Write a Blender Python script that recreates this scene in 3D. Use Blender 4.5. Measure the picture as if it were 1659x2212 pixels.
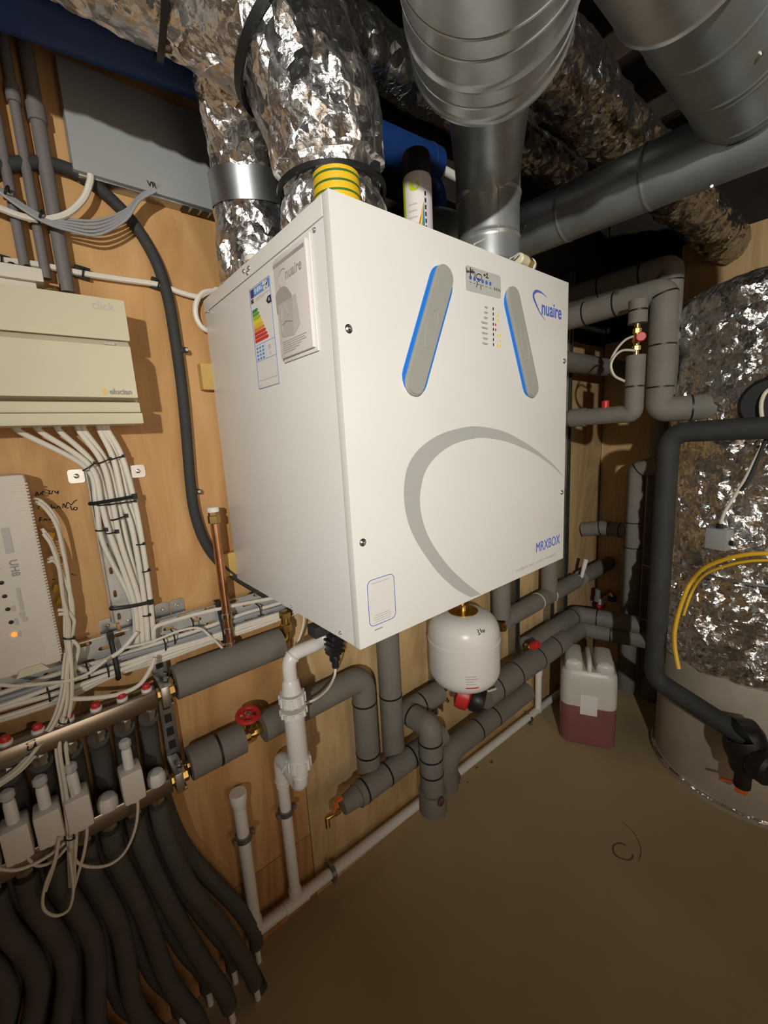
import bpy, bmesh, math, random
from mathutils import Vector, Matrix, noise

# ------------------------------------------------------------------ clean
for o in list(bpy.data.objects): bpy.data.objects.remove(o)
scn = bpy.context.scene
COL = scn.collection
PI = math.pi
V = Vector

# ------------------------------------------------------------------ camera (ultra-wide phone lens)
FPX, IW, IH = 901.07, 1659.0, 2212.0
CAM = V((-0.37687, -0.53801, 1.5506))
YAW, PITCH, ROLL = 0.69171, -0.17493, -0.05607
fwd = V((math.sin(YAW)*math.cos(PITCH), math.cos(YAW)*math.cos(PITCH), math.sin(PITCH)))
rt0 = V((math.cos(YAW), -math.sin(YAW), 0)); up0 = rt0.cross(fwd)
rgt = math.cos(ROLL)*rt0 + math.sin(ROLL)*up0
upv = -math.sin(ROLL)*rt0 + math.cos(ROLL)*up0
cd = bpy.data.cameras.new('camera'); cam = bpy.data.objects.new('camera', cd); COL.objects.link(cam)
cd.sensor_fit = 'VERTICAL'; cd.sensor_height = 36.0; cd.sensor_width = 27.0
cd.lens = 36.0*FPX/IH; cd.clip_start = 0.02; cd.clip_end = 50
M3 = Matrix((rgt, upv, -fwd)).transposed()
cam.matrix_world = Matrix.Translation(CAM) @ M3.to_4x4()
scn.camera = cam

# ------------------------------------------------------------------ world, lamp, exposure
w = bpy.data.worlds.new('world'); scn.world = w; w.use_nodes = True
w.node_tree.nodes['Background'].inputs[0].default_value = (1.0, 0.82, 0.62, 1)
w.node_tree.nodes['Background'].inputs[1].default_value = 0.03
# a small spot lamp fixed high behind and to the left of the photographer lights the plant room
LAMP = V((-1.62, -2.02, 2.06)); AIM = V((0.74, 0.05, 1.88))
ld = bpy.data.lights.new('spot_lamp', 'SPOT'); lamp = bpy.data.objects.new('spot_lamp', ld); COL.objects.link(lamp)
lamp.location = LAMP; lamp.rotation_euler = (AIM-LAMP).to_track_quat('-Z', 'Y').to_euler()
ld.energy = 300; ld.color = (1.0, 0.98, 0.905); ld.spot_size = math.radians(68); ld.spot_blend = 1.0; ld.shadow_soft_size = 0.035
# added warm fill panel behind the photographer, lifts the lamp's shadows
dd = bpy.data.lights.new('fill_light', 'AREA'); dl = bpy.data.objects.new('fill_light', dd); COL.objects.link(dl)
dd.shape = 'RECTANGLE'; dd.size = 0.9; dd.size_y = 2.0; dd.energy = 11; dd.color = (1.0, 0.80, 0.60)
dl.location = (0.0, -2.58, 1.05); dl.rotation_euler = (math.radians(90), 0, 0)
# the phone's own flash beside the lens
fd = bpy.data.lights.new('phone_flash', 'SPOT'); flash = bpy.data.objects.new('phone_flash', fd); COL.objects.link(flash)
flash.location = CAM - rgt*.03; flash.rotation_euler = cam.matrix_world.to_euler()
fd.energy = 2.1; fd.color = (1.0, 0.97, 0.92); fd.spot_size = math.radians(96); fd.spot_blend = 1.0; fd.shadow_soft_size = 0.006
vs = scn.view_settings
vs.view_transform = 'Standard'; vs.look = 'None'; vs.exposure = 0.0; vs.gamma = 1.0; vs.use_curve_mapping = False

# ------------------------------------------------------------------ survey helpers: sight line -> point on a known plane
def ray(px, py): return fwd + rgt*((px-IW/2)/FPX) - upv*((py-IH/2)/FPX)
def onp(px, py, ax, v):
    d = ray(px, py); t = (v-CAM[ax])/d[ax]; return CAM + d*t
def Xp(px, py, x): return onp(px, py, 0, x)
def Yp(px, py, y): return onp(px, py, 1, y)
def Zp(px, py, z): return onp(px, py, 2, z)
def At(px, py, d): return CAM + ray(px, py)*d

# ------------------------------------------------------------------ materials
MAT = {}
def _new(name):
    m = bpy.data.materials.new(name); m.use_nodes = True; MAT[name] = m
    nt = m.node_tree; return m, nt, nt.nodes['Principled BSDF']
def mat(name, col, rough=0.5, metal=0.0, var=0.08, scale=8.0, bump=0.0, bscale=60.0, coat=0.0, spec=0.5, trans=0.0, ior=1.45):
    m, nt, b = _new(name)
    b.inputs['Roughness'].default_value = rough; b.inputs['Metallic'].default_value = metal
    b.inputs['Coat Weight'].default_value = coat; b.inputs['Specular IOR Level'].default_value = spec
    b.inputs['Transmission Weight'].default_value = trans; b.inputs['IOR'].default_value = ior
    tc = nt.nodes.new('ShaderNodeTexCoord'); n = nt.nodes.new('ShaderNodeTexNoise')
    n.inputs['Scale'].default_value = scale; n.inputs['Detail'].default_value = 4
    nt.links.new(tc.outputs['Object'], n.inputs['Vector'])
    r = nt.nodes.new('ShaderNodeValToRGB'); r.color_ramp.elements[0].position = .3; r.color_ramp.elements[1].position = .7
    lo = [max(0, c*(1-var)) for c in col]; hi = [min(1, c*(1+var)) for c in col]
    r.color_ramp.elements[0].color = (*lo, 1); r.color_ramp.elements[1].color = (*hi, 1)
    nt.links.new(n.outputs['Fac'], r.inputs['Fac']); nt.links.new(r.outputs['Color'], b.inputs['Base Color'])
    if bump:
        n2 = nt.nodes.new('ShaderNodeTexNoise'); n2.inputs['Scale'].default_value = bscale; n2.inputs['Detail'].default_value = 3
        nt.links.new(tc.outputs['Object'], n2.inputs['Vector'])
        bp = nt.nodes.new('ShaderNodeBump'); bp.inputs['Strength'].default_value = bump; bp.inputs['Distance'].default_value = .002
        nt.links.new(n2.outputs['Fac'], bp.inputs['Height']); nt.links.new(bp.outputs['Normal'], b.inputs['Normal'])
    return m
def ply(name, c1, c2, c3, off):
    m, nt, b = _new(name)
    b.inputs['Roughness'].default_value = .55; b.inputs['Specular IOR Level'].default_value = .3
    tc = nt.nodes.new('ShaderNodeTexCoord'); mp = nt.nodes.new('ShaderNodeMapping')
    mp.inputs['Scale'].default_value = (3.2, 3.2, .75); mp.inputs['Location'].default_value = off
    nt.links.new(tc.outputs['Object'], mp.inputs['Vector'])
    n0 = nt.nodes.new('ShaderNodeTexNoise'); n0.inputs['Scale'].default_value = 1.6; n0.inputs['Detail'].default_value = 3; n0.inputs['Distortion'].default_value = 1.4
    nt.links.new(mp.outputs['Vector'], n0.inputs['Vector'])
    mul = nt.nodes.new('ShaderNodeMath'); mul.operation = 'MULTIPLY'; mul.inputs[1].default_value = 7.0
    nt.links.new(n0.outputs['Fac'], mul.inputs[0])
    fr = nt.nodes.new('ShaderNodeMath'); fr.operation = 'PINGPONG'; fr.inputs[1].default_value = 1.0
    nt.links.new(mul.outputs[0], fr.inputs[0])
    r = nt.nodes.new('ShaderNodeValToRGB'); e = r.color_ramp.elements
    e[0].position = 0; e[0].color = (*c1, 1); e[1].position = 1; e[1].color = (*c3, 1); k = e.new(.5); k.color = (*c2, 1)
    nt.links.new(fr.outputs[0], r.inputs['Fac'])
    mp2 = nt.nodes.new('ShaderNodeMapping'); mp2.inputs['Scale'].default_value = (150, 150, 5)
    nt.links.new(tc.outputs['Object'], mp2.inputs['Vector'])
    n1 = nt.nodes.new('ShaderNodeTexNoise'); n1.inputs['Scale'].default_value = 1; n1.inputs['Detail'].default_value = 2
    nt.links.new(mp2.outputs['Vector'], n1.inputs['Vector'])
    mx = nt.nodes.new('ShaderNodeMixRGB'); mx.blend_type = 'MULTIPLY'; mx.inputs[0].default_value = .16
    nt.links.new(r.outputs['Color'], mx.inputs[1]); nt.links.new(n1.outputs['Fac'], mx.inputs[2])
    nt.links.new(mx.outputs[0], b.inputs['Base Color'])
    return m
def foil(name, col=(.84, .83, .82), rough=.31, sc=(17.0, 46.0), amp=.85):
    """crumpled foil: flat facets, each cell of a Voronoi tilted its own way, at two sizes"""
    m, nt, b = _new(name)
    b.inputs['Base Color'].default_value = (*col, 1); b.inputs['Metallic'].default_value = 1.0; b.inputs['Roughness'].default_value = rough
    tc = nt.nodes.new('ShaderNodeTexCoord')
    wn = nt.nodes.new('ShaderNodeTexNoise'); wn.inputs['Scale'].default_value = 14; wn.inputs['Detail'].default_value = 3
    nt.links.new(tc.outputs['Object'], wn.inputs['Vector'])
    add = nt.nodes.new('ShaderNodeMixRGB'); add.blend_type = 'ADD'; add.inputs[0].default_value = .05
    nt.links.new(tc.outputs['Object'], add.inputs[1]); nt.links.new(wn.outputs['Color'], add.inputs[2])
    hs = []
    for k, s_ in enumerate(sc):
        vo = nt.nodes.new('ShaderNodeTexVoronoi'); vo.inputs['Scale'].default_value = s_
        nt.links.new(add.outputs[0], vo.inputs['Vector'])
        d = nt.nodes.new('ShaderNodeVectorMath'); d.operation = 'SUBTRACT'
        nt.links.new(add.outputs[0], d.inputs[0]); nt.links.new(vo.outputs['Position'], d.inputs[1])
        c = nt.nodes.new('ShaderNodeVectorMath'); c.operation = 'SUBTRACT'; c.inputs[1].default_value = (.5, .5, .5)
        nt.links.new(vo.outputs['Color'], c.inputs[0])
        dt = nt.nodes.new('ShaderNodeVectorMath'); dt.operation = 'DOT_PRODUCT'
        nt.links.new(d.outputs[0], dt.inputs[0]); nt.links.new(c.outputs[0], dt.inputs[1]); hs.append(dt.outputs['Value'])
    n2 = nt.nodes.new('ShaderNodeTexNoise'); n2.inputs['Scale'].default_value = 120; n2.inputs['Detail'].default_value = 4
    nt.links.new(tc.outputs['Object'], n2.inputs['Vector'])
    su = nt.nodes.new('ShaderNodeMath'); su.operation = 'ADD'; nt.links.new(hs[0], su.inputs[0]); nt.links.new(hs[1], su.inputs[1])
    ma = nt.nodes.new('ShaderNodeMath'); ma.operation = 'MULTIPLY_ADD'; ma.inputs[1].default_value = .0025
    nt.links.new(n2.outputs['Fac'], ma.inputs[0]); nt.links.new(su.outputs[0], ma.inputs[2])
    bp = nt.nodes.new('ShaderNodeBump'); bp.inputs['Strength'].default_value = 1.0; bp.inputs['Distance'].default_value = amp
    nt.links.new(ma.outputs[0], bp.inputs['Height']); nt.links.new(bp.outputs['Normal'], b.inputs['Normal'])
    return m

mat('white_powder', (.80, .79, .76), .32, var=.015, bump=.04, bscale=400)
mat('white_plastic', (.72, .66, .58), .42, var=.03)
mat('cream_plastic', (.66, .61, .44), .42, var=.03)
mat('pvc', (.78, .76, .72), .3, var=.03)
mat('cable_white', (.76, .71, .62), .45, var=.05)
mat('cable_cream', (.70, .64, .52), .45, var=.05)
mat('cable_grey', (.34, .34, .36), .45, var=.08)
mat('cable_yellow', (.75, .45, .02), .5, var=.1)
mat('foam', (.185, .170, .145), .72, var=.07, scale=14, bump=.25, bscale=180)
mat('foam_dark', (.082, .077, .070), .8, var=.12, scale=14, bump=.25, bscale=180)
mat('black_foam', (.035, .035, .034), .75, var=.15, scale=12, bump=.2, bscale=150)
mat('black', (.014, .014, .014), .45, var=.2)
mat('black_gloss', (.016, .016, .017), .3, var=.2)
mat('ink', (.02, .018, .02), .6, var=.1)
mat('red', (.55, .03, .025), .4, var=.1)
mat('orange', (.75, .16, .03), .45, var=.1)
mat('blue_pipe', (.012, .05, .21), .42, var=.15)
mat('blue', (.02, .20, .70), .38, var=.04)
mat('blue_print', (.08, .14, .55), .4, var=.05)
mat('navy_print', (.04, .04, .20), .4, var=.05)
mat('handle_grey', (.37, .37, .33), .42, var=.04)
mat('decal_grey', (.47, .47, .45), .4, var=.02)
mat('label_grey', (.50, .51, .48), .45, var=.02)
mat('print_grey', (.32, .31, .30), .5, var=.02)
mat('print_pale', (.52, .50, .47), .5, var=.02)
mat('paper', (.76, .70, .67), .35, var=.03)
mat('paper_grey', (.40, .36, .34), .45, var=.05)
mat('paper_soft', (.60, .55, .53), .45, var=.04)
mat('paper_mid', (.52, .47, .45), .45, var=.05)
mat('sticker', (.79, .77, .75), .35, var=.02)
mat('clear_pocket', (.80, .77, .74), .15, var=.02)
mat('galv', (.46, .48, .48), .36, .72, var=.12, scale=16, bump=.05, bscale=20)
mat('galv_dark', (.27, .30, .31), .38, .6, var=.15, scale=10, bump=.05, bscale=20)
mat('zinc', (.42, .44, .45), .38, 1.0, var=.15, scale=20)
mat('zinc_edge', (.66, .67, .67), .28, 1.0, var=.1, scale=20)
mat('chrome', (.70, .68, .65), .27, 1.0, var=.05)
mat('manifold_steel', (.40, .37, .33), .22, 1.0, var=.06)
mat('steel_dull', (.28, .28, .28), .45, .9, var=.15)
mat('brass', (.62, .42, .15), .28, 1.0, var=.15, scale=30)
mat('copper', (.66, .33, .17), .30, 1.0, var=.25, scale=25)
mat('solder', (.62, .48, .40), .25, 1.0, var=.35, scale=80)
mat('timber', (.56, .36, .10), .6, var=.12, scale=14)
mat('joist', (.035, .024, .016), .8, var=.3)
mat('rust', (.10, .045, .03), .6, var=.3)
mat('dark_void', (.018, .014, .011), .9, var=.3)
mat('floor_paint', (.50, .395, .225), .58, var=.10, scale=2.2, bump=.06, bscale=40)
mat('stain', (.17, .135, .10), .6, var=.2, scale=25)
mat('tank_body', (.45, .40, .33), .5, var=.15, scale=5)
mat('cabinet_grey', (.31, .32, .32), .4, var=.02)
mat('tray_zinc', (.50, .50, .48), .45, .35, var=.12, scale=20)
mat('conduit_grey', (.17, .155, .15), .6, var=.08)
mat('grey_box', (.33, .34, .32), .5, var=.04)
mat('jerry', (.62, .60, .55), .35, var=.05)
mat('pink_fluid', (.26, .10, .10), .35, var=.12, scale=6)
mat('tape_yellow', (.80, .50, .02), .35, var=.05)
mat('tape_green', (.05, .16, .03), .35, var=.08)
mat('lime', (.52, .62, .02), .35, var=.05)
mat('lilac', (.62, .57, .62), .35, var=.05)
for nm, c in (('eg1', (.02, .25, .05)), ('eg2', (.12, .36, .03)), ('eg3', (.45, .50, .01)), ('eg4', (.85, .70, .01)), ('eg5', (.80, .50, .02)), ('eg6', (.75, .26, .02)), ('eg7', (.65, .03, .03)), ('sky_print', (.10, .30, .75)), ('rb_green', (.05, .45, .08)), ('rb_blue', (.03, .25, .65)), ('gold_print', (.80, .52, .18))):
    mat(nm, c, .4, var=.03)
ply('ply_left', (.54, .295, .115), (.62, .345, .142), (.69, .41, .18), (0, 0, 0))
ply('ply_low', (.40, .20, .08), (.47, .245, .10), (.52, .28, .12), (3, 0, 5))
ply('ply_right', (.52, .35, .16), (.60, .41, .20), (.66, .46, .24), (7, 2, 1))
ply('ply_side', (.56, .37, .17), (.64, .43, .21), (.69, .48, .25), (11, 6, 2))
foil('foil'); foil('foil_fine', (.82, .81, .79), .32, (50.0, 110.0), .9); foil('foil_dim', (.50, .49, .47), .34, (12.0, 34.0), .7)  # last foil is darkened: dim light near the ceiling painted into its colour
m, nt, b = _new('led'); b.inputs['Base Color'].default_value = (1, .2, .02, 1); b.inputs['Emission Color'].default_value = (1, .18, .02, 1); b.inputs['Emission Strength'].default_value = 2.0
m, nt, b = _new('clear'); b.inputs['Base Color'].default_value = (.75, .75, .72, 1); b.inputs['Roughness'].default_value = .2; b.inputs['Alpha'].default_value = .55

# ------------------------------------------------------------------ mesh builder
def frames(pts):
    T = []
    n = len(pts)
    for i in range(n):
        a = pts[max(0, i-1)]; c = pts[min(n-1, i+1)]
        d = (c-a); T.append(d.normalized() if d.length > 1e-9 else V((0, 0, 1)))
    u = T[0].cross(V((0, 0, 1)))
    if u.length < .05: u = T[0].cross(V((0, 1, 0)))
    u.normalize(); out = []
    for i in range(n):
        u = (u - T[i]*u.dot(T[i])); u.normalize(); out.append((T[i], u.copy(), T[i].cross(u)))
    return out
def catmull(P, seg=8):
    P = [V(p) for p in P]
    if len(P) < 3: return P
    Q = [P[0]*2-P[1]] + P + [P[-1]*2-P[-2]]; out = []
    for i in range(1, len(Q)-2):
        a, b_, c, d = Q[i-1:i+3]
        for k in range(seg):
            t = k/seg
            out.append(.5*((2*b_)+(c-a)*t+(2*a-5*b_+4*c-d)*t*t+(3*b_-a-3*c+d)*t**3))
    out.append(P[-1]); return out
def fillet(P, r=.05, seg=7):
    P = [V(p) for p in P]; out = [P[0]]
    for i in range(1, len(P)-1):
        a, b_, c = P[i-1], P[i], P[i+1]
        u = (a-b_); v = (c-b_); lu, lv = u.length, v.length; u.normalize(); v.normalize()
        ang = u.angle(v)
        if ang > PI-.05: out.append(b_); continue
        t = min(r/math.tan(ang/2), lu*.48, lv*.48)
        p0 = b_+u*t; p1 = b_+v*t
        for k in range(seg+1):
            s = k/seg; out.append(p0*(1-s)**2 + b_*2*s*(1-s) + p1*s*s)
    out.append(P[-1]); return out
def resample(P, step):
    P = [V(p) for p in P]; L = [0]
    for i in range(1, len(P)): L.append(L[-1]+(P[i]-P[i-1]).length)
    n = max(2, int(L[-1]/step)+1); out = []; j = 0
    for k in range(n):
        s = L[-1]*k/(n-1)
        while j < len(P)-2 and L[j+1] < s: j += 1
        d = L[j+1]-L[j]; t = 0 if d < 1e-9 else (s-L[j])/d
        out.append(P[j].lerp(P[j+1], min(1, max(0, t))))
    return out
class MB:
    def __init__(s): s.v = []; s.f = []; s.mi = []
    def add(s, vs, fs, mi=0):
        o = len(s.v); s.v += [V(p) for p in vs]; s.f += [tuple(i+o for i in f) for f in fs]; s.mi += [mi]*len(fs); return s
    def box(s, c, size, rot=None, mi=0, bev=0.0):
        c = V(c); hx, hy, hz = size[0]/2, size[1]/2, size[2]/2
        R = rot if rot is not None else Matrix.Identity(3)
        if bev > 0:
            bm = bmesh.new(); bmesh.ops.create_cube(bm, size=1.0)
            for v in bm.verts: v.co = V((v.co.x*size[0], v.co.y*size[1], v.co.z*size[2]))
            bmesh.ops.bevel(bm, geom=bm.edges[:], offset=min(bev, .49*min(size)), segments=2, affect='EDGES', profile=.6)
            bm.verts.index_update()
            s.add([c+R@v.co for v in bm.verts], [[v.index for v in f.verts] for f in bm.faces], mi); bm.free(); return s
        P = [V((x, y, z)) for x in (-hx, hx) for y in (-hy, hy) for z in (-hz, hz)]
        return s.add([c+R@p for p in P], [(0, 1, 3, 2), (4, 6, 7, 5), (0, 4, 5, 1), (2, 3, 7, 6), (0, 2, 6, 4), (1, 5, 7, 3)], mi)
    def bb(s, x0, x1, y0, y1, z0, z1, bev=0.0, mi=0):
        return s.box(((x0+x1)/2, (y0+y1)/2, (z0+z1)/2), (abs(x1-x0), abs(y1-y0), abs(z1-z0)), None, mi, bev)
    def tube(s, pts, r, n=12, caps=True, mi=0, flat=1.0):
        pts = [V(p) for p in pts]; F = frames(pts); o = len(s.v); vs = []; fs = []
        for i, (p, (t, u, w_)) in enumerate(zip(pts, F)):
            rr = r(i/(len(pts)-1)) if callable(r) else (r[i] if isinstance(r, (list, tuple)) else r)
            for k in range(n):
                a = 2*PI*k/n; vs.append(p + u*(math.cos(a)*rr) + w_*(math.sin(a)*rr*flat))
        for i in range(len(pts)-1):
            for k in range(n):
                k2 = (k+1) % n; fs.append((i*n+k, i*n+k2, (i+1)*n+k2, (i+1)*n+k))
        if caps:
            fs.append(tuple(range(n-1, -1, -1))); fs.append(tuple((len(pts)-1)*n+k for k in range(n)))
        return s.add(vs, fs, mi)
    def cyl(s, a, b_, r, n=20, r2=None, mi=0):
        return s.tube([a, b_], [r, r if r2 is None else r2], n, True, mi)
    def lathe(s, o, axis, prof, n=28, mi=0, cap=True):
        o = V(o); ax = V(axis).normalized(); u = ax.cross(V((0, 0, 1)))
        if u.length < .05: u = ax.cross(V((1, 0, 0)))
        u.normalize(); w_ = ax.cross(u); vs = []; fs = []
        for (r, h) in prof:
            for k in range(n):
                a = 2*PI*k/n; vs.append(o+ax*h+(u*math.cos(a)+w_*math.sin(a))*max(r, 1e-5))
        for i in range(len(prof)-1):
            for k in range(n):
                k2 = (k+1) % n; fs.append((i*n+k, i*n+k2, (i+1)*n+k2, (i+1)*n+k))
        if cap:
            fs.append(tuple(range(n-1, -1, -1))); fs.append(tuple((len(prof)-1)*n+k for k in range(n)))
        return s.add(vs, fs, mi)
    def torus(s, c, axis, R, r, n=28, m=8, mi=0, sx=1.0):
        c = V(c); ax = V(axis).normalized(); u = ax.cross(V((0, 0, 1)))
        if u.length < .05: u = ax.cross(V((1, 0, 0)))
        u.normalize(); w_ = ax.cross(u); vs = []; fs = []
        for i in range(n):
            a = 2*PI*i/n; d = u*math.cos(a)+w_*math.sin(a)
            for k in range(m):
                b_ = 2*PI*k/m; vs.append(c+d*(R+r*math.cos(b_))+ax*(r*sx*math.sin(b_)))
        for i in range(n):
            for k in range(m):
                i2 = (i+1) % n; k2 = (k+1) % m; fs.append((i*m+k, i2*m+k, i2*m+k2, i*m+k2))
        return s.add(vs, fs, mi)
    def prism(s, poly, d, mi=0):            # poly: list of world points (planar), d: extrusion vector
        P = [V(p) for p in poly]; n = len(P); d = V(d)
        return s.add(P+[p+d for p in P], [tuple(range(n-1, -1, -1)), tuple(range(n, 2*n))]+[(i, (i+1) % n, n+(i+1) % n, n+i) for i in range(n)], mi)
    def sphere(s, c, r, n=16, m=10, mi=0, sc=(1, 1, 1)):
        prof = [(r*math.sin(PI*i/m), -r*math.cos(PI*i/m)) for i in range(m+1)]
        o = len(s.v); s.lathe((0, 0, 0), (0, 0, 1), prof, n, mi, False)
        for i in range(o, len(s.v)): p = s.v[i]; s.v[i] = V((p.x*sc[0]+c[0], p.y*sc[1]+c[1], p.z*sc[2]+c[2]))
        return s
    def build(s, name, material, parent=None, smooth=35, loc=None):
        org = V((0, 0, 0))
        if parent is not None: org = wloc(parent)
        elif loc is not None: org = V(loc)
        elif s.v:
            xs = [p.x for p in s.v]; ys = [p.y for p in s.v]; zs = [p.z for p in s.v]
            org = V(((min(xs)+max(xs))/2, (min(ys)+max(ys))/2, min(zs)))
        me = bpy.data.meshes.new(name)
        me.from_pydata([p-org for p in s.v], [], s.f)
        mats = material if isinstance(material, (list, tuple)) else [material]
        for k in mats: me.materials.append(MAT[k])
        if len(mats) > 1: me.polygons.foreach_set('material_index', s.mi)
        if smooth:
            me.polygons.foreach_set('use_smooth', [True]*len(me.polygons))
            me.set_sharp_from_angle(angle=math.radians(smooth))
        me.update()
        o = bpy.data.objects.new(name, me); COL.objects.link(o)
        if parent is not None: o.parent = parent
        else: o.location = org
        return o
def wloc(o):
    l = V((0, 0, 0))
    while o is not None: l = l+o.location; o = o.parent
    return l
def tag(o, label, cat, group=None):
    o['label'] = label; o['category'] = cat
    if group: o['group'] = group
    return o
def thing(name, label, cat, loc, group=None):
    o = bpy.data.objects.new(name, None); COL.objects.link(o); o.location = V(loc); o.empty_display_size = .05
    return tag(o, label, cat, group)
def struct(o): o['kind'] = 'structure'; return o
def text(body, size, loc, right, up, material, name, parent, align='LEFT', bold=0.0, shear=0.0, sx=1.0, th=.0004):
    cu = bpy.data.curves.new('t', 'FONT'); cu.body = body; cu.size = size; cu.align_x = align; cu.align_y = 'CENTER'
    cu.offset = bold; cu.shear = shear; cu.extrude = th/2; cu.resolution_u = 3
    ob = bpy.data.objects.new('t', cu)
    me = bpy.data.meshes.new_from_object(ob)
    bpy.data.objects.remove(ob); bpy.data.curves.remove(cu)
    r = V(right).normalized(); u_ = V(up).normalized(); nrm = r.cross(u_); org = wloc(parent) if parent else V((0, 0, 0))
    for v in me.vertices: v.co = V(loc)+r*(v.co.x*sx)+u_*v.co.y+nrm*v.co.z-org
    me.name = name; me.materials.clear(); me.materials.append(MAT[material]); me.update()
    o = bpy.data.objects.new(name, me); COL.objects.link(o)
    if parent: o.parent = parent
    return o
def ink_line(mb, pts, r=.0006, n=5):
    return mb.tube(catmull(pts, 4) if len(pts) > 2 else pts, r, n)
def band(mb, c, ax, R, w_=.005, t=.0015, n=24, mi=0):
    c = V(c); ax = V(ax).normalized()
    return mb.lathe(c-ax*w_/2, ax, [(R-.002, 0), (R+t, 0), (R+t, w_), (R-.002, w_)], n, mi, False)
def along(pts, s):
    L = [0]
    for i in range(1, len(pts)): L.append(L[-1]+(pts[i]-pts[i-1]).length)
    x = s*L[-1] if s <= 1 else min(s-1, L[-1])
    for i in range(1, len(pts)):
        if L[i] >= x:
            d = pts[i]-pts[i-1]; t = (x-L[i-1])/max(1e-9, L[i]-L[i-1]); return pts[i-1]+d*t, d.normalized()
    return pts[-1], (pts[-1]-pts[-2]).normalized()
TIEN = [0]
def pipe(name, label, cat, P, r=.04, material='foam', fr=.05, ties=(), group=None, mat_tie='black', root=None, part='insulation', n=22):
    """one insulated pipe run: an Empty, its foam sleeve and the ties round it"""
    pts = fillet(P, fr) if fr else [V(p) for p in P]
    if root is None:
        zs = min(pts, key=lambda p: p.z); root = thing(name, label, cat, zs, group)
    MB().tube(pts, r, n).build(part, material, root, 50)
    for s in ties:
        c, d = along(pts, s); band(MB(), c, d, r, .006, .0012).build('cable_tie', mat_tie, root)
    return root
def cable(name, label, P, r=.0045, material='cable_white', group=None, seg=7, n=8, smooth=True, cat='cable'):
    pts = catmull(P, seg) if smooth else [V(p) for p in P]
    o = MB().tube(pts, r, n).build(name, material)
    return tag(o, label, cat, group)
def crumple_tube(P, r, step=.006, n=120, amp=.006, seed=0, freq=14.0, stretch=1.0, caps=True):
    pts = resample(P, step); F = frames(pts); mb = MB(); vs = []; fs = []
    for i, (p, (t, u, w_)) in enumerate(zip(pts, F)):
        s = i/(len(pts)-1); rr = r(s) if callable(r) else r
        for k in range(n):
            a = 2*PI*k/n; d = u*math.cos(a)+w_*math.sin(a); q = p+d*rr
            z = V((q.x*freq+seed*7.3, q.y*freq, q.z*freq*stretch))
            h = abs(noise.noise(z))*1.3 + abs(noise.noise(z*2.3+V((5, 1, 2))))*.7 + abs(noise.noise(z*4.9+V((1, 8, 3))))*.35 - .55
            vs.append(q+d*(amp*h))
    for i in range(len(pts)-1):
        for k in range(n):
            k2 = (k+1) % n; fs.append((i*n+k, i*n+k2, (i+1)*n+k2, (i+1)*n+k))
    if caps: fs.append(tuple(range(n-1, -1, -1))); fs.append(tuple((len(pts)-1)*n+k for k in range(n)))
    mb.add(vs, fs); return mb
def spool(P, r, beads, n=48, bw=.006, bh=.003):       # sheet-metal duct with raised beads at arc lengths
    pts = resample(P, .0025); L = 0; prof = []; last = pts[0]
    for p in pts:
        L += (p-last).length; last = p
        h = max([0]+[bh*max(0, 1-abs(L-b_)/bw) for b_ in beads]); prof.append(r+h)
    return MB().tube(pts, prof, n)
# ================================================================== THE ROOM
YW, XW = .58, 2.30
CEIL = 2.72
o = struct(MB().bb(-2.7, XW+.1, -2.6, YW+.1, -.06, 0).build('floor', 'floor_paint'))
o = MB()
def blot(cx, cy, r, seed, k=14, z=.0006):
    rnd = random.Random(seed); return [V((cx+math.cos(2*PI*i/k)*r*rnd.uniform(.6, 1.3), cy+math.sin(2*PI*i/k)*r*rnd.uniform(.4, 1.0), z)) for i in range(k)]
fl = bpy.data.objects['floor']
for px, py, r, sd in ((1062, 1646, .012, 1), (1030, 1658, .009, 2), (1010, 1690, .006, 5)):
    p = Zp(px, py, 0); MB().add(blot(p.x, p.y, r, sd), [tuple(range(14))]).build('floor_stain', 'stain', fl, 0)
ring = [Zp(px, py, .0006) for px, py in ((1345, 1775), (1370, 1800), (1385, 1835), (1380, 1860))]
mb = MB()
for c, R in ((Zp(1345, 1840, 0), .035),):
    mb.add([V((c.x+math.cos(a)*R*f*(1+.1*math.sin(3*a)), c.y+math.sin(a)*R*f, .0006)) for f in (1, .82) for a in [2*PI*i/24 for i in range(24)]], [(i, (i+1) % 24, 24+(i+1) % 24, 24+i) for i in range(20)])
mb.tube([p+V((0, 0, .0002)) for p in catmull(ring, 5)], .0012, 5)
mb.build('floor_stain', 'stain', fl, 0)

wb = struct(MB().bb(-2.7, XW+.1, YW+.02, YW+.1, 0, CEIL).build('wall_back', 'dark_void'))
xj = .150; zs = .256
def sheet(par, x0, x1, z0, z1, m): MB().bb(x0+.0012, x1-.0012, YW, YW+.0199, z0+.0012, z1-.0012, .001).build('plywood_sheet', m, par)
sheet(wb, -2.7, -1.07, zs, 1.72, 'ply_left'); sheet(wb, -2.7, -1.07, 1.72, CEIL, 'ply_left')
sheet(wb, -1.07, xj, zs, CEIL, 'ply_left')
sheet(wb, -2.7, xj, 0, zs, 'ply_low')
sheet(wb, xj, 1.37, 0, 2.0, 'ply_right'); sheet(wb, 1.37, XW, 0, 2.0, 'ply_right')
wr = struct(MB().bb(XW+.02, XW+.1, -2.6, YW, 0, CEIL).build('wall_right', 'dark_void'))
for y0, y1 in ((-2.6, -1.0), (-1.0, .22), (.22, YW)):
    MB().bb(XW, XW+.0199, y0+.0012, y1-.0012, .001, 2.42 if y0 < .2 else 2.02, .001).build('plywood_sheet', 'ply_side', wr)
struct(MB().bb(-2.8, -2.7, -2.6, YW+.1, 0, CEIL).build('wall_left', 'ply_low'))
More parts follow.
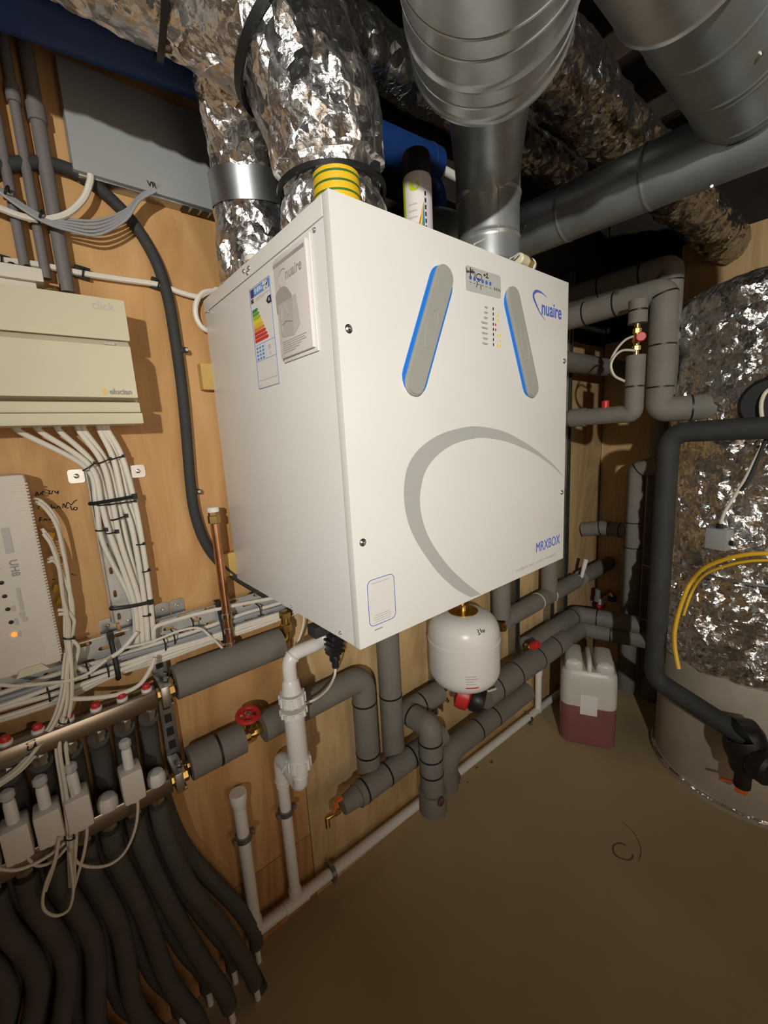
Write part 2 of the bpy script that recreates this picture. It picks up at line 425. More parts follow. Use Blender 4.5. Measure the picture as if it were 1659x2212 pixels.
struct(MB().bb(-2.8, XW+.1, -2.7, -2.6, 0, CEIL).build('wall_front', 'ply_low'))
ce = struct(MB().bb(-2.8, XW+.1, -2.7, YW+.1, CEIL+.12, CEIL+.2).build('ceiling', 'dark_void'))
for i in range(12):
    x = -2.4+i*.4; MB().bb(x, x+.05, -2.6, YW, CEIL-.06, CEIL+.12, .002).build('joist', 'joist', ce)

# ================================================================== VENTILATION UNIT
BW, BD, Z0, Z1 = .696, .555, 1.2, 1.9
vu = thing('ventilation_unit', 'large white box-shaped heat recovery ventilation unit hung on the plywood wall', 'ventilation unit', (BW/2, BD/2, Z0))
MB().bb(.0008, BW-.0008, .019, BD, Z0, Z1-.0295, .0015).build('casing', 'white_powder', vu)
MB().bb(0, BW, .019, BD, Z1-.0285, Z1, .0015).build('top_lid', 'white_powder', vu)
fc = MB().bb(0, BW, 0, .0182, Z0, Z1, .0014).build('front_cover', 'white_powder', vu)
def capsule(c, a, half, rad, y, k=10):       # outline in the x-z plane
    c = V((c[0], y, c[1])); d = V((math.sin(a), 0, math.cos(a))); n_ = V((math.cos(a), 0, -math.sin(a))); P = []
    for i in range(k+1): t = PI*i/k; P.append(c+d*half+n_*(math.cos(t)*rad)+d*(math.sin(t)*rad))
    for i in range(k+1): t = PI+PI*i/k; P.append(c-d*half+n_*(math.cos(t)*rad)+d*(math.sin(t)*rad))
    return P
def bevprism(poly, d, bev=.002, seg=2):
    mb = MB(); bm = bmesh.new(); n_ = len(poly); D = V(d)
    a = [bm.verts.new(p) for p in poly]; b_ = [bm.verts.new(p+D) for p in poly]
    bm.faces.new(a[::-1]); top = bm.faces.new(b_)
    for i in range(n_): bm.faces.new((a[i], a[(i+1) % n_], b_[(i+1) % n_], b_[i]))
    bmesh.ops.recalc_face_normals(bm, faces=bm.faces[:])
    if bev: bmesh.ops.bevel(bm, geom=list(top.edges), offset=bev, segments=seg, affect='EDGES')
    bm.verts.index_update(); mb.add([v.co.copy() for v in bm.verts], [[v.index for v in f.verts] for f in bm.faces]); bm.free(); return mb
for (tx, tz), (bx_, bz) in (((.2325, 1.8235), (.150, 1.642)), ((.4475, 1.8245), (.5245, 1.646))):
    cx, cz = (tx+bx_)/2, (tz+bz)/2; a = math.atan2(tx-bx_, tz-bz); L = math.hypot(tx-bx_, tz-bz)/2
    h = bevprism(capsule((cx+.0005, cz), a, L-.010, .0298, 0), (0, -.003, 0), .0008).build('handle', 'blue', vu)
    h['label'] = 'blue edged capsule handle plate'
    g = bevprism(capsule((cx, cz), a, L-.0, .0222, -.0029), (0, -.0065, 0), .002).build('grip', 'handle_grey', h)
    mb = MB(); d = V((math.sin(a), 0, math.cos(a))); n_ = V((math.cos(a), 0, -math.sin(a))); C0 = V((cx, -.0095, cz))
    mb.tube([C0+d*(.035*math.cos(t))+n_*(.011*math.sin(t)) for t in [i*2*PI/28 for i in range(29)]], .0006, 6)
    mb.build('embossed_ring', 'handle_grey', h)
# big arc printed on the door
outer = [(1218, 1030), (1196, 1004), (1163, 976), (1126, 951), (1085, 931), (1030, 921), (985, 927), (943, 942), (905, 970), (882, 1004), (873, 1045), (873, 1083), (879, 1120), (893, 1158), (915, 1195), (947, 1238), (985, 1273), (1016, 1290)]
inner = [(1218, 1031), (1195, 1009), (1164, 986), (1130, 968), (1090, 953), (1045, 946), (1010, 950), (975, 962), (941, 987), (919, 1018), (909, 1055), (907, 1089), (913, 1125), (926, 1160), (945, 1192), (975, 1230), (1010, 1262), (1039, 1284)]
A = catmull([Yp(*p, 0) for p in outer], 5); B = catmull([Yp(*p, 0) for p in inner], 5)
def clampz(p): return V((min(p.x, BW-.001), -.0004, max(p.z, Z0+.001)))
A = [clampz(p) for p in A]; B = [clampz(p) for p in B]; n_ = len(A)
MB().add(A+B, [(i, i+1, n_+i+1, n_+i) for i in range(n_-1)]).build('arc_decal', 'decal_grey', vu, 0)
RX, UZ = (1, 0, 0), (0, 0, 1)
text('nuaire', .044, (.569, -.0006, 1.824), RX, UZ, 'blue_print', 'logo_lettering', vu, bold=.0006, sx=.84)
sw = [Yp(*p, 0) for p in ((1178, 692), (1167, 677), (1157, 655), (1152, 640), (1155, 631), (1162, 629), (1172, 634), (1181, 643))]
swc = catmull(sw, 5); m_ = len(swc); mb = MB()
P1 = []; P2 = []
for i, p in enumerate(swc):
    t = i/(m_-1); wdt = .0004+.0030*math.sin(PI*min(1, max(0, t)))**1.5; d = (swc[min(m_-1, i+1)]-swc[max(0, i-1)]).normalized(); q = V((-d.z, 0, d.x))
    P1.append(V((p.x, -.0005, p.z))+q*wdt); P2.append(V((p.x, -.0005, p.z))-q*wdt)
mb.add(P1+P2, [(i, i+1, m_+i+1, m_+i) for i in range(m_-1)]).build('logo_swoosh', 'blue_print', vu, 0)
text('MRXBOX', .036, (.5535, -.0006, 1.258), RX, UZ, 'blue_print', 'model_lettering', vu, bold=0, sx=.80)
text('intelligent heat recovery ventilation', .0125, (.655, -.0006, 1.222), RX, UZ, 'print_pale', 'strapline_lettering', vu, align='RIGHT', sx=1.05)
# control label with pen notes
cl = bevprism([V((x, 0, z)) for x, z in ((.300, 1.8165), (.407, 1.8185), (.4105, 1.822), (.4105, 1.858), (.407, 1.8615), (.302, 1.8605), (.2985, 1.857), (.2985, 1.820))], (0, -.0008, 0), 0).build('control_label', 'label_grey', vu)
mb = MB()
for i in range(6):
    mb.cyl(V((.312+i*.0125, -.0009, 1.8405)), V((.312+i*.0125, -.0016, 1.8405)), .0036, 12)
mb.build('button_row', 'blue_print', cl)
mb = MB()
for i in range(4): mb.box((.3885+i*.0062, -.001, 1.8335), (.002, .0004, .005))
for i in range(6): mb.box((.312+i*.0125, -.001, 1.8325), (.006, .0003, .0008))
mb.build('indicator_marks', 'ink', cl)
mb = MB()
for k, (xa, xb, z) in enumerate(((.322, .366, 1.8575), (.372, .404, 1.8575), (.355, .372, 1.8455))): mb.box(((xa+xb)/2, -.001, z), (xb-xa, .0003, .0010))
mb.build('label_print', 'print_pale', cl)
def front2(pts): return [V((*(lambda q: (q.x, -.0014, q.z))(Yp(a, b_, 0)),)) for a, b_ in pts]
def z2p(pts, ox, oy, s): return [(ox+a*s, oy+b_*s) for a, b_ in pts]
mb = MB(); S = 240/1659.
for ln in ([(112, 200), (120, 272), (128, 240), (140, 270), (150, 245), (160, 268)], [(172, 195), (172, 290), (180, 360)], [(185, 225), (182, 275), (200, 250), (205, 280)], [(205, 220), (215, 285), (225, 255), (240, 290), (236, 340)],
           [(262, 310), (290, 290), (330, 310), (340, 350), (320, 380), (285, 370), (260, 340), (262, 305)], [(370, 305), (398, 315)], [(383, 288), (384, 330)], [(405, 300), (425, 285), (425, 320), (405, 345), (442, 352)],
           [(268, 400), (275, 440), (262, 490)], [(325, 450), (330, 525)]):
    ink_line(mb, front2(z2p(ln, 990, 550, S)), .0008)
mb.build('pen_note', 'ink', cl)
# legend under the label
lg = MB()
rows = [648, 656, 664, 671, 678, 686, 693, 701]
mb = MB(); mr = MB(); my = MB(); mk = MB()
for i in range(8):
    z = 1.7955-i*.0098; wl = (.010, .012, .013, .022, .021, .020, .017, .019)[i]
    mb.box((.366-wl/2, -.0005, z), (wl, .0004, .0014)); mb.box((.366-wl/2, -.0005, z-.0022), (wl*.8, .0004, .0010))
    mk.box((.3845, -.0005, z), (.0032, .0004, .0055))
    for j, (mm_, on_) in enumerate(((mr, i in (3, 4)), (my, i in (1, 2, 5, 7)), (my, i in (5, 6, 7)))):
        if on_: mm_.box((.392+j*.0075, -.0006, z), (.0042, .0004, .0046))
    lg.box((.3995, -.0003, z), (.020, .0003, .0070))
pl = lg.build('legend_panel', 'sticker', vu); mb.build('legend_print', 'print_grey', pl); mk.build('legend_marks', 'ink', pl); mr.build('legend_red', 'red', pl); my.build('legend_yellow', 'eg4', pl)
# code sticker frame (the code itself is left out)
def rrect(x0, x1, z0, z1, r, y, k=5):
    P = []
    for cx, cz, a0 in ((x1-r, z1-r, 0), (x0+r, z1-r, PI/2), (x0+r, z0+r, PI), (x1-r, z0+r, 1.5*PI)):
        for i in range(k+1): a = a0+PI/2*i/k; P.append(V((cx+r*math.cos(a), y, cz+r*math.sin(a))))
    return P
qs = bevprism(rrect(.0215, .0835, 1.232, 1.3165, .010, 0), (0, -.0004, 0), 0).build('round_cornered_sticker', 'sticker', vu)
P = rrect(.0225, .0825, 1.233, 1.3155, .010, -.0006); MB().tube(P+[P[0]], .0006, 5).build('sticker_border', 'blue_print', qs)
mb = MB()
for z, wl in ((1.3085, .040), (1.2505, .036), (1.2465, .040), (1.2425, .038), (1.2385, .034)): mb.box((.052, -.0006, z), (wl, .0003, .0011))
mb.build('sticker_print', 'print_pale', qs)
MB().bb(.033, .051, -.0005, .0001, 1.2235, 1.2253).build('serial_print', 'print_grey', vu)
# screws
def screw(parent, c, nrm, r=.0045, m='zinc_edge'):
    c = V(c); nrm = V(nrm); s_ = MB().lathe(c, nrm, [(r*1.5, 0), (r*1.5, .0006), (r, .0007), (r, .0022), (r*.7, .0032), (r*.35, .0032), (r*.3, .0018), (.0001, .0018)], 18, 0, False)
    return s_.build('screw', m, parent)
for x, z in ((.0195, 1.7155), (.0195, 1.384), (.6805, 1.7155), (.6805, 1.384)): screw(vu, (x, -.0001, z), (0, -1, 0))
for y, z in ((.042, 1.862), (.058, 1.212), (.245, 1.208), (.525, 1.868)): screw(vu, (-.0001, y, z), (-1, 0, 0), .0022)
mb = MB(); c = Xp(533, 572, 0)
MB().lathe((.012, .285, 1.899), (0, 0, 1), [(.016, 0), (.016, .008), (.010, .012)], 18).build('grommet', 'white_plastic', vu)
for dy, dz in ((.02, -.012), (-.004, -.014), (.004, -.02)): screw(vu, (-.0001, .285+dy, 1.899+dz), (-1, 0, 0), .003)
# energy label on the left side
LY, UZ2 = V((0, -1, 0)), V((0, 0, 1))
def S(u, v, y0=.2905, y1=.1995, z0=1.6615, z1=1.8485, x=-.0004): return V((x, y0+(y1-y0)*u, z0+(z1-z0)*v))
def quad(mb, u0, u1, v0, v1, x=-.0007, f=S): return mb.add([f(u0, v0, x=x), f(u1, v0, x=x), f(u1, v1, x=x), f(u0, v1, x=x)], [(0, 1, 2, 3)])
el = MB().prism([S(0, 0, x=0), S(1, 0, x=0), S(1, 1, x=0), S(0, 1, x=0)], (-.0004, 0, 0)).build('energy_label', 'sticker', vu)
P = [S(.01, .005), S(.99, .005), S(.99, .995), S(.01, .995), S(.01, .005)]
MB().tube(P, .0007, 5).build('label_border', 'blue_print', el)
mb = MB(); quad(mb, .05, .22, .905, .985); mb.build('flag_print', 'navy_print', el, 0)
mb = MB(); quad(mb, .22, .97, .905, .985); mb.build('header_print', 'sky_print', el, 0)
text('ENERG', .0125, S(.26, .945, x=-.0009), LY, UZ2, 'sticker', 'header_lettering', el, sx=.9)
mb = MB()
for u, v in ((.72, .965), (.83, .955), (.74, .925), (.86, .93)): mb.add([S(u, v, x=-.001)+V((0, .005*math.cos(a), .005*math.sin(a))) for a in [i*PI/5 for i in range(10)]], [tuple(range(10))])
mb.build('circle_print', 'sticker', el, 0)
text('BAIS', .011, S(.05, .872, x=-.0007), LY, UZ2, 'ink', 'maker_lettering', el, bold=.0003, sx=.55)
mb = MB()
for u0, u1, v in ((.28, .60, .875), (.62, .95, .872), (.28, .7, .858)): quad(mb, u0, u1, v, v+.006)
for u0, u1, v in ((.06, .96, .078), (.06, .20, .028)): quad(mb, u0, u1, v, v+.006)
mb.build('label_print', 'print_pale', el, 0)
mb = MB(); mb.add([S(.78, .79, x=-.0007), S(.98, .755, x=-.0007), S(.98, .83, x=-.0007), S(.84, .83, x=-.0007), S(.78, .805, x=-.0007), S(.84, .755, x=-.0007)][:0] or [S(.98, .762), S(.98, .83), S(.84, .83), S(.76, .796), S(.84, .762)], [(0, 1, 2, 3, 4)])
for p in mb.v: p.x = -.0007
mb.build('rating_arrow', 'ink', el, 0)
text('A', .009, S(.86, .797, x=-.0009), LY, UZ2, 'sticker', 'rating_lettering', el)
for i, k in enumerate(('eg1', 'eg2', 'eg3', 'eg4', 'eg5', 'eg6', 'eg7', 'eg7', 'eg7')):
    v1 = .790-i*.0365; u1 = .30+i*.048; mb = MB()
    mb.add([S(.06, v1-.032, x=-.0007), S(u1, v1-.032, x=-.0007), S(u1+.05, v1-.016, x=-.0007), S(u1, v1, x=-.0007), S(.06, v1, x=-.0007)], [(0, 1, 2, 3, 4)]); mb.build('energy_bar', k, el, 0)
mb = MB()
for a_, b_ in (((.03, .44), (.97, .44)), ((.03, .28), (.97, .28)), ((.52, .28), (.52, .44))): mb.tube([S(*a_), S(*b_)], .0005, 4)
mb.build('table_lines', 'sky_print', el)
mb = MB()
for i in range(3):
    for j in range(4): quad(mb, .08+i*.14, .17+i*.14, .29+j*.036, .305+j*.036+.006)
mb.build('icon_print', 'sky_print', el, 0)
text('51', .011, S(.66, .375, x=-.0007), LY, UZ2, 'print_grey', 'value_lettering', el); text('dB', .008, S(.68, .315, x=-.0007), LY, UZ2, 'print_pale', 'value_lettering', el)

# instruction booklet in its clear pocket
bk = thing('instruction_booklet', 'pale pink-grey instruction booklet in a clear pocket on the side of the white unit', 'booklet', (-.002, .127, 1.70))
XB = -.0085
_tl, _tr, _br, _bl = (Xp(a_, b_, XB) for a_, b_ in ((587, 561), (655, 523), (679, 746), (609, 777)))
by0, by1, bz0, bz1 = (_tl.y+_bl.y)/2, (_tr.y+_br.y)/2, (_bl.z+_br.z)/2, (_tl.z+_tr.z)/2
BKf = lambda u, v, x=XB-.0004: V((x+.0132+XB-.0004 if x < -.0128 else x, by0+(by1-by0)*u, bz0+(bz1-bz0)*v))
MB().bb(-.0030, -.0002, by1-.005, by0+.002, bz0-.006, bz1+.007, .001).build('clear_pocket', 'clear_pocket', bk)
MB().bb(XB, -.0030, by1, by0, bz0, bz1, .0010).build('pages', 'paper', bk)
mb = MB(); quad(mb, .0, .97, .930, .965, -.0131, BKf); mb.build('header_band', 'paper_grey', bk, 0)
text('nuaire', .023, BKf(.36, .80), LY, UZ2, 'paper_grey', 'cover_lettering', bk, bold=.0003, shear=.15, sx=.95)
a0 = [BKf(.30+.16*math.cos(t), .78+.09*math.sin(t)) for t in [1.0+i*.28 for i in range(13)]]
MB().tube(a0, .0006, 5).build('cover_swoosh', 'paper_grey', bk)
def poly(f, pts, x): return MB().add([f(u, v, x) for u, v in pts], [tuple(range(len(pts)))])
poly(BKf, [(.0, .47), (.0, .66), (.06, .69), (.16, .71), (.30, .705), (.40, .67), (.51, .59), (.53, .55), (.05, .55), (.06, .47)], -.0131).build('cover_picture_shadow', 'paper_grey', bk, 0)
poly(BKf, [(.05, .55), (.53, .56), (.49, .185), (.08, .22)], -.0133).build('cover_picture_front', 'paper_mid', bk, 0)
poly(BKf, [(.53, .56), (.64, .57), (.70, .27), (.49, .185)], -.0133).build('cover_picture_side', 'paper_soft', bk, 0)
mb = MB(); mb.tube([BKf(.18, .50, -.0135), BKf(.14, .39, -.0135)], .0012, 5); mb.tube([BKf(.28, .51, -.0135), BKf(.38, .41, -.0135)], .0016, 5)
mb.tube([BKf(.20, .21, -.0135), BKf(.13, .27, -.0135), BKf(.16, .33, -.0135), BKf(.28, .36, -.0135), BKf(.48, .33, -.0135)], .0010, 5)
mb.build('cover_picture_lines', 'paper_grey', bk)
mb = MB()
for i, (a_, b_) in enumerate(((.10, .86), (.10, .80), (.10, .84), (.10, .70), (.10, .62), (.10, .5))): quad(mb, a_, b_, .155-i*.022, .163-i*.022, -.0131, BKf)
mb.build('cover_print', 'paper_grey', bk, 0)

# timber packers behind the unit
for a_, b_, h, lab in ((431, 785, .062, 'yellow timber packing block behind the left edge of the white unit'), (468, 1200, .062, 'yellow timber packing block behind the unit beside the copper pipe')):
    p = Yp(a_, b_, .56); o = MB().bb(p.x, p.x+.16, .5552, .5798, p.z-h, p.z, .001).build('timber_packer', 'timber'); tag(o, lab, 'wood block', 'timber packers behind the unit')
for x, lab in ((1.79, 'tall galvanised channel upright seen just right of the white unit'), (.735, 'galvanised channel upright behind the left of the white vessel'), (1.305, 'galvanised channel upright behind the pipes right of the vessel'), (1.64, 'galvanised channel upright near the room corner')):
    top = 2.30 if x == 1.79 else 1.25
    z0 = .42 if x == .735 else .45
    rt = thing('strut_channel', lab, 'strut channel', (x, .558, z0), 'strut channels on the back wall')
    MB().bb(x, x+.041, .5775, .5797, z0, top).build('web', 'zinc', rt)
    MB().bb(x, x+.0025, .539, .5775, z0, top).build('flange', 'zinc', rt); MB().bb(x+.0385, x+.041, .539, .5775, z0, top).build('flange', 'zinc', rt)
    MB().bb(x+.0025, x+.009, .539, .5415, z0, top).build('lip', 'zinc', rt); MB().bb(x+.032, x+.0385, .539, .5415, z0, top).build('lip', 'zinc', rt)
# ================================================================== DUCTS AND THINGS ON TOP OF THE UNIT
# front-left foil duct
d1 = thing('insulated_foil_duct', 'fat crinkled foil duct rising from the front of the unit and bending left', 'duct', (.112, .147, Z1))
P = [(.112, .147, 1.90), (.110, .147, 2.0), (.098, .150, 2.10), (.060, .175, 2.205), (-.03, .225, 2.268), (-.16, .25, 2.292), (-.45, .255, 2.300), (-.95, .255, 2.300)]
pts = catmull(P, 14)
def r1(s):
    if s < .055: return .088 + .010*abs(math.sin(s*60))
    if s < .085: return .086
    return .096 + .010*min(1, (s-.085)/.2)
mb = crumple_tube(pts, r1, .005, 160, .008, 1, 13.0, .6); mb.build('foil_jacket', 'foil', d1, 60)
c, d = along(pts, 1.085); t = MB(); band(t, c, d, .0935, .009, .004, 40); t.box(c+V((.03, -.088, .012)), (.012, .012, .016)); t.build('strap', 'black', d1)
c, d = along(pts, 1.315); t = MB(); band(t, c, d, .110, .014, .004, 40); t.build('strap', 'black', d1)
c, d = along(pts, 1.52); t = MB(); band(t, c, d, .1125, .010, .004, 40); t.build('strap', 'black', d1)
mb = crumple_tube([V((.112, .147, 1.9)), V((.112, .147, 1.955))], .092, .005, 110, .004, 5, 30.0); mb.build('foil_skirt', 'foil_fine', d1, 60)
# rear-left foil duct
d2 = thing('insulated_foil_duct', 'narrower foil duct with a grey taped joint behind the fat one', 'duct', (.078, .41, Z1))
P = catmull([(.080, .41, 1.9), (.078, .41, 2.03), (.068, .395, 2.12), (.045, .34, 2.20), (.02, .28, 2.24)], 8)
mb = crumple_tube(P, lambda s: .083-.008*min(1, s*2)+.004*math.sin(s*9), .005, 130, .007, 9, 18.0, .6); mb.build('foil_jacket', 'foil', d2, 60)
c, d = along(P, .47); MB().tube([c-d*.03, c, c+d*.03], .0785, 36, False).build('duct_tape', 'zinc', d2)
# galvanised riser and silencer
g1 = thing('galvanised_duct', 'shiny galvanised round duct rising from the right of the unit into an elbow', 'duct', (.58, .15, Z1))
DIR = V((-.8, -.6, 0)); SIL = V((.262, -.085, 2.152))
Pv = [V((.58, .15, 1.915)), V((.58, .15, 2.105))]
spool(Pv, .0745, [.035, .1], 56).build('riser', 'galv', g1)
Pe = fillet([V((.58, .15, 2.10)), V((.58, .15, 2.152+.02)), SIL+V((0, 0, .02))], .085, 12)
spool(Pe, .0765, [.012], 56).build('elbow', 'galv', g1)
MB().tube([V((.58+.0752*math.cos(a), .15+.0752*math.sin(a), z)) for a in (-2.2,) for z in (1.93, 2.1)], .0012, 6).build('seam', 'galv', g1)
crumple_tube([V((.58, .15, 1.9)), V((.58, .15, 1.935))], .0775, .004, 110, .004, 3, 40.0).build('foil_tape_collar', 'foil_fine', g1, 60)
sc = MB(); sc.lathe((.645, .105, 1.975), (.83, -.55, 0), [(.004, 0), (.004, .004), (.0025, .006)], 10); sc.build('screw', 'zinc_edge', g1)
s1 = thing('duct_silencer', 'wide ribbed galvanised duct silencer overhead in the middle', 'duct', SIL)
spool([SIL, SIL+DIR*0.31], .120, [.004, .07, .24], 72, .007, .0035).build('shell', 'galv', s1)
MB().lathe(SIL-DIR*.0, DIR, [(.078, -.004), (.1215, -.003), (.1215, .004)], 72, 0, False).build('end_plate', 'galv', s1)
for k, L in enumerate((.034, .118, .150)):
    MB().torus(SIL+DIR*L, DIR, .1195, .0022, 72, 6).build('swage_ring', 'galv', s1)
# rear-right elbow and grey run along the ceiling
g2 = thing('galvanised_duct', 'dull grey duct crossing from behind the unit to the upper right', 'duct', (.61, .42, Z1))
Pg = fillet([V((.61, .42, 1.905)), V((.61, .42, 2.15)), V((.96, .42, 2.185)), V((.957, -.62, 2.165))], .11, 12)
L0 = [0]
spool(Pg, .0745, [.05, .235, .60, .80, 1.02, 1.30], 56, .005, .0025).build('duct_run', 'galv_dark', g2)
for k, (px, py) in enumerate(((1135, 488), (1537, 404))):
    p = Xp(px, py, .885); MB().lathe(p, (-1, -.3, -.2), [(.005, 0), (.005, .005), (.003, .008)], 10).build('screw', 'zinc_edge', g2)
YA, ZA = -.285, 2.232
g3 = thing('galvanised_duct', 'dark galvanised spiral duct with a wide end at the upper right corner', 'duct', (.5, YA, ZA-.1))
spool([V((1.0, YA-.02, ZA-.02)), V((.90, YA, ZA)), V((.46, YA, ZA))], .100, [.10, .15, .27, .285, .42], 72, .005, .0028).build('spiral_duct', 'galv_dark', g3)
spool([V((.475, YA, ZA)), V((.295, YA, ZA))], .1085, [.003, .15], 72, .005, .003).build('silencer_shell', 'galv', g3)
MB().lathe((.46, YA, ZA), (1, 0, 0), [(.095, .016), (.1085, .0155)], 72, 0, False).build('end_plate', 'galv', g3)
MB().lathe((.66, YA-.052, ZA-.083), (0, -.5, -.8), [(.005, 0), (.005, .004), (.003, .006)], 10).build('screw', 'zinc_edge', g3)
p = V((.38, YA, ZA)); A_ = V((0, -.62, -.785)).normalized()
mb = MB(); q = p+A_*.1098; T_ = V((1, 0, 0)); B_ = A_.cross(T_)
R_ = Matrix((T_, B_, A_)).transposed() @ Matrix.Rotation(.6, 3, 'Z'); mb.box(q, (.045, .03, .0006), R_); mb.build('paper_label', 'sticker', g3)
# other foil duct on the far side
d3 = thing('insulated_foil_duct', 'dim foil duct running to the far right wall behind the grey duct', 'duct', (1.4, .06, 2.31))
P = catmull([(.62, .10, 2.47), (1.1, .085, 2.43), (1.7, .06, 2.40), (XW-.02, .03, 2.36)], 10)
crumple_tube(P, .086, .007, 110, .012, 21, 11.0).build('foil_jacket', 'foil_dim', d3, 60)
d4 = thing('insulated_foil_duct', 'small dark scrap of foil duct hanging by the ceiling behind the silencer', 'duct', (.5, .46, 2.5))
crumple_tube(catmull([(.10, .44, 2.60), (.5, .46, 2.58), (1.0, .46, 2.60), (1.5, .40, 2.56)], 10), .07, .008, 90, .014, 33, 9.0).build('foil_jacket', 'foil_dim', d4, 60)
# blue service pipe high on the wall
BY = .45; BZ = Yp(905, 340, BY).z; BX = Yp(925, 350, BY).x; BL = V((-1.3, BY, BZ-.085*(BX+1.3)))
b1 = thing('blue_pipe', 'thick blue service pipe running along the top of the back wall', 'pipe', (.0, .47, 2.27))
MB().tube([BL, V((BX, BY, BZ))], .048, 26).build('blue_sleeve', 'blue_pipe', b1)
MB().lathe((BX-.01, BY, BZ), (1, 0, 0), [(.045, 0), (.0495, .003), (.0495, .04), (.04, .05), (.02, .055)], 26).build('end_cap', 'blue_pipe', b1)
MB().cyl((BX+.04, BY, BZ), (BX+.17, BY, BZ), .014, 14).build('white_tail', 'pvc', b1)
MB().tube(catmull([(BX, BY, BZ-.03), (BX+.045, BY, BZ-.06), (BX+.05, BY, BZ-.12)], 6), .020, 14).build('blue_elbow', 'blue_pipe', b1)

# spray can
sp = thing('spray_can', 'aerosol spray can with black cap and rainbow stripe label standing on the unit', 'spray can', (.318, .135, Z1))
CX, CY = .318, .135
MB().lathe((CX, CY, Z1+.0005), (0, 0, 1), [(.027, 0), (.0295, .003), (.0295, .165), (.027, .171)], 32).build('can_body', 'paper', sp)
MB().lathe((CX, CY, Z1+.170), (0, 0, 1), [(.026, 0), (.0285, .002), (.0285, .038), (.026, .045), (.02, .047)], 32).build('cap', 'black', sp)
vd = math.atan2(CAM.y-CY, CAM.x-CX)
def cpatch(mb, a0, a1, z0, z1, r=.0299, n=8, sk=0.0):
    P = []
    for i in range(n+1):
        a = vd+a0+(a1-a0)*i/n
        P += [V((CX+r*math.cos(a), CY+r*math.sin(a), z0)), V((CX+r*math.cos(a+sk), CY+r*math.sin(a+sk), z1))]
    return mb.add(P, [(2*i, 2*i+2, 2*i+3, 2*i+1) for i in range(n)])
cpatch(MB(), .42, 1.35, 1.905, 2.063).build('lilac_panel', 'lilac', sp)
cpatch(MB(), -1.4, -.95, 1.905, 2.063).build('lime_panel', 'lime', sp)
mb = MB(); P = []
for i in range(20):
    t = 2*PI*i/20; a = vd-.22+.36*math.cos(t); P.append(V((CX+.0300*math.cos(a), CY+.0300*math.sin(a), 2.044+.0095*math.sin(t))))
mb.add(P, [tuple(range(20))]).build('lime_oval', 'lime', sp, 0)
for i, k in enumerate(('eg7', 'eg6', 'eg4', 'rb_green', 'rb_blue', 'navy_print')):
    mb = MB(); P = []
    for z, s in ((1.915, 1.0), (1.965, .50), (2.012, .04)):
        for t in (i/6, (i+1)/6):
            a = vd+.42-.95*s*(1-t); P.append(V((CX+.0301*math.cos(a), CY+.0301*math.sin(a), z)))
    mb.add(P, [(0, 1, 3, 2), (2, 3, 5, 4)]).build('rainbow_stripe', k, sp, 0)
mb = MB()
for i in range(9): cpatch(mb, .48, .60, 1.925+i*.0125, 1.933+i*.0125, .0301, 2)
mb.build('icon_column', 'ink', sp)
mb = MB()
for i in range(4): cpatch(mb, -.65, -.05, 2.01-i*.012, 2.0125-i*.012, .0301, 5)
mb.build('label_print', 'print_pale', sp)
# striped tape roll
tp = thing('tape_roll', 'yellow and green striped tape roll lying at the front corner of the unit', 'tape', (.043, .0385, Z1))
z = Z1+.0005
for i, h in enumerate((.008, .003, .0095, .003, .0095, .003, .0055)):
    MB().lathe((.043, .0385, z), (0, 0, 1), [(.022, 0), (.0355 if i % 2 == 0 else .0358, 0), (.0355 if i % 2 == 0 else .0358, h), (.022, h)], 36, 0, False).build('yellow_band' if i % 2 == 0 else 'green_band', 'tape_yellow' if i % 2 == 0 else 'tape_green', tp); z += h
# brass compression fitting
bf = thing('pipe_fitting', 'brass compression fitting with a cream plug lying on top of the unit', 'fitting', (.54, .02, Z1))
A0 = V((.500, .016, 1.9190)); AX = V((1, .15, 0)).normalized()
MB().lathe(A0, AX, [(.008, 0), (.012, .003), (.0135, .030), (.0135, .032)], 20).build('cream_plug', 'cream_plastic', bf)
MB().lathe(A0+AX*.032, AX, [(.016, 0), (.016, .022), (.013, .024)], 6).build('brass_nut', 'brass', bf, 20)
MB().lathe(A0+AX*.056, AX, [(.0145, 0), (.0155, .002), (.0155, .006), (.0145, .008)], 20).build('white_washer', 'pvc', bf)
MB().lathe(A0+AX*.065, AX, [(.0145, 0), (.0150, .003), (.012, .005)], 20).build('end_ring', 'zinc', bf)
MB().lathe(A0+AX*.075+V((.0, 0, -.0163)), (0, 0, 1), [(.009, 0), (.009, .006)], 12).build('spigot', 'brass', bf)
for i, (a_, b_, lab) in enumerate(((V((.335, .006, 1.906)), V((.372, .006, 1.924)), 'white cut tie end lying behind the spray can on the unit'), (V((.455, .006, 1.906)), V((.492, .006, 1.924)), 'white cut tie end lying in front of the galvanised duct'))):
    o = MB().tube([a_, b_], .0028, 6, flat=.5).build('cable_tie_offcut', 'pvc'); tag(o, lab, 'offcut', 'tie offcuts on the unit')

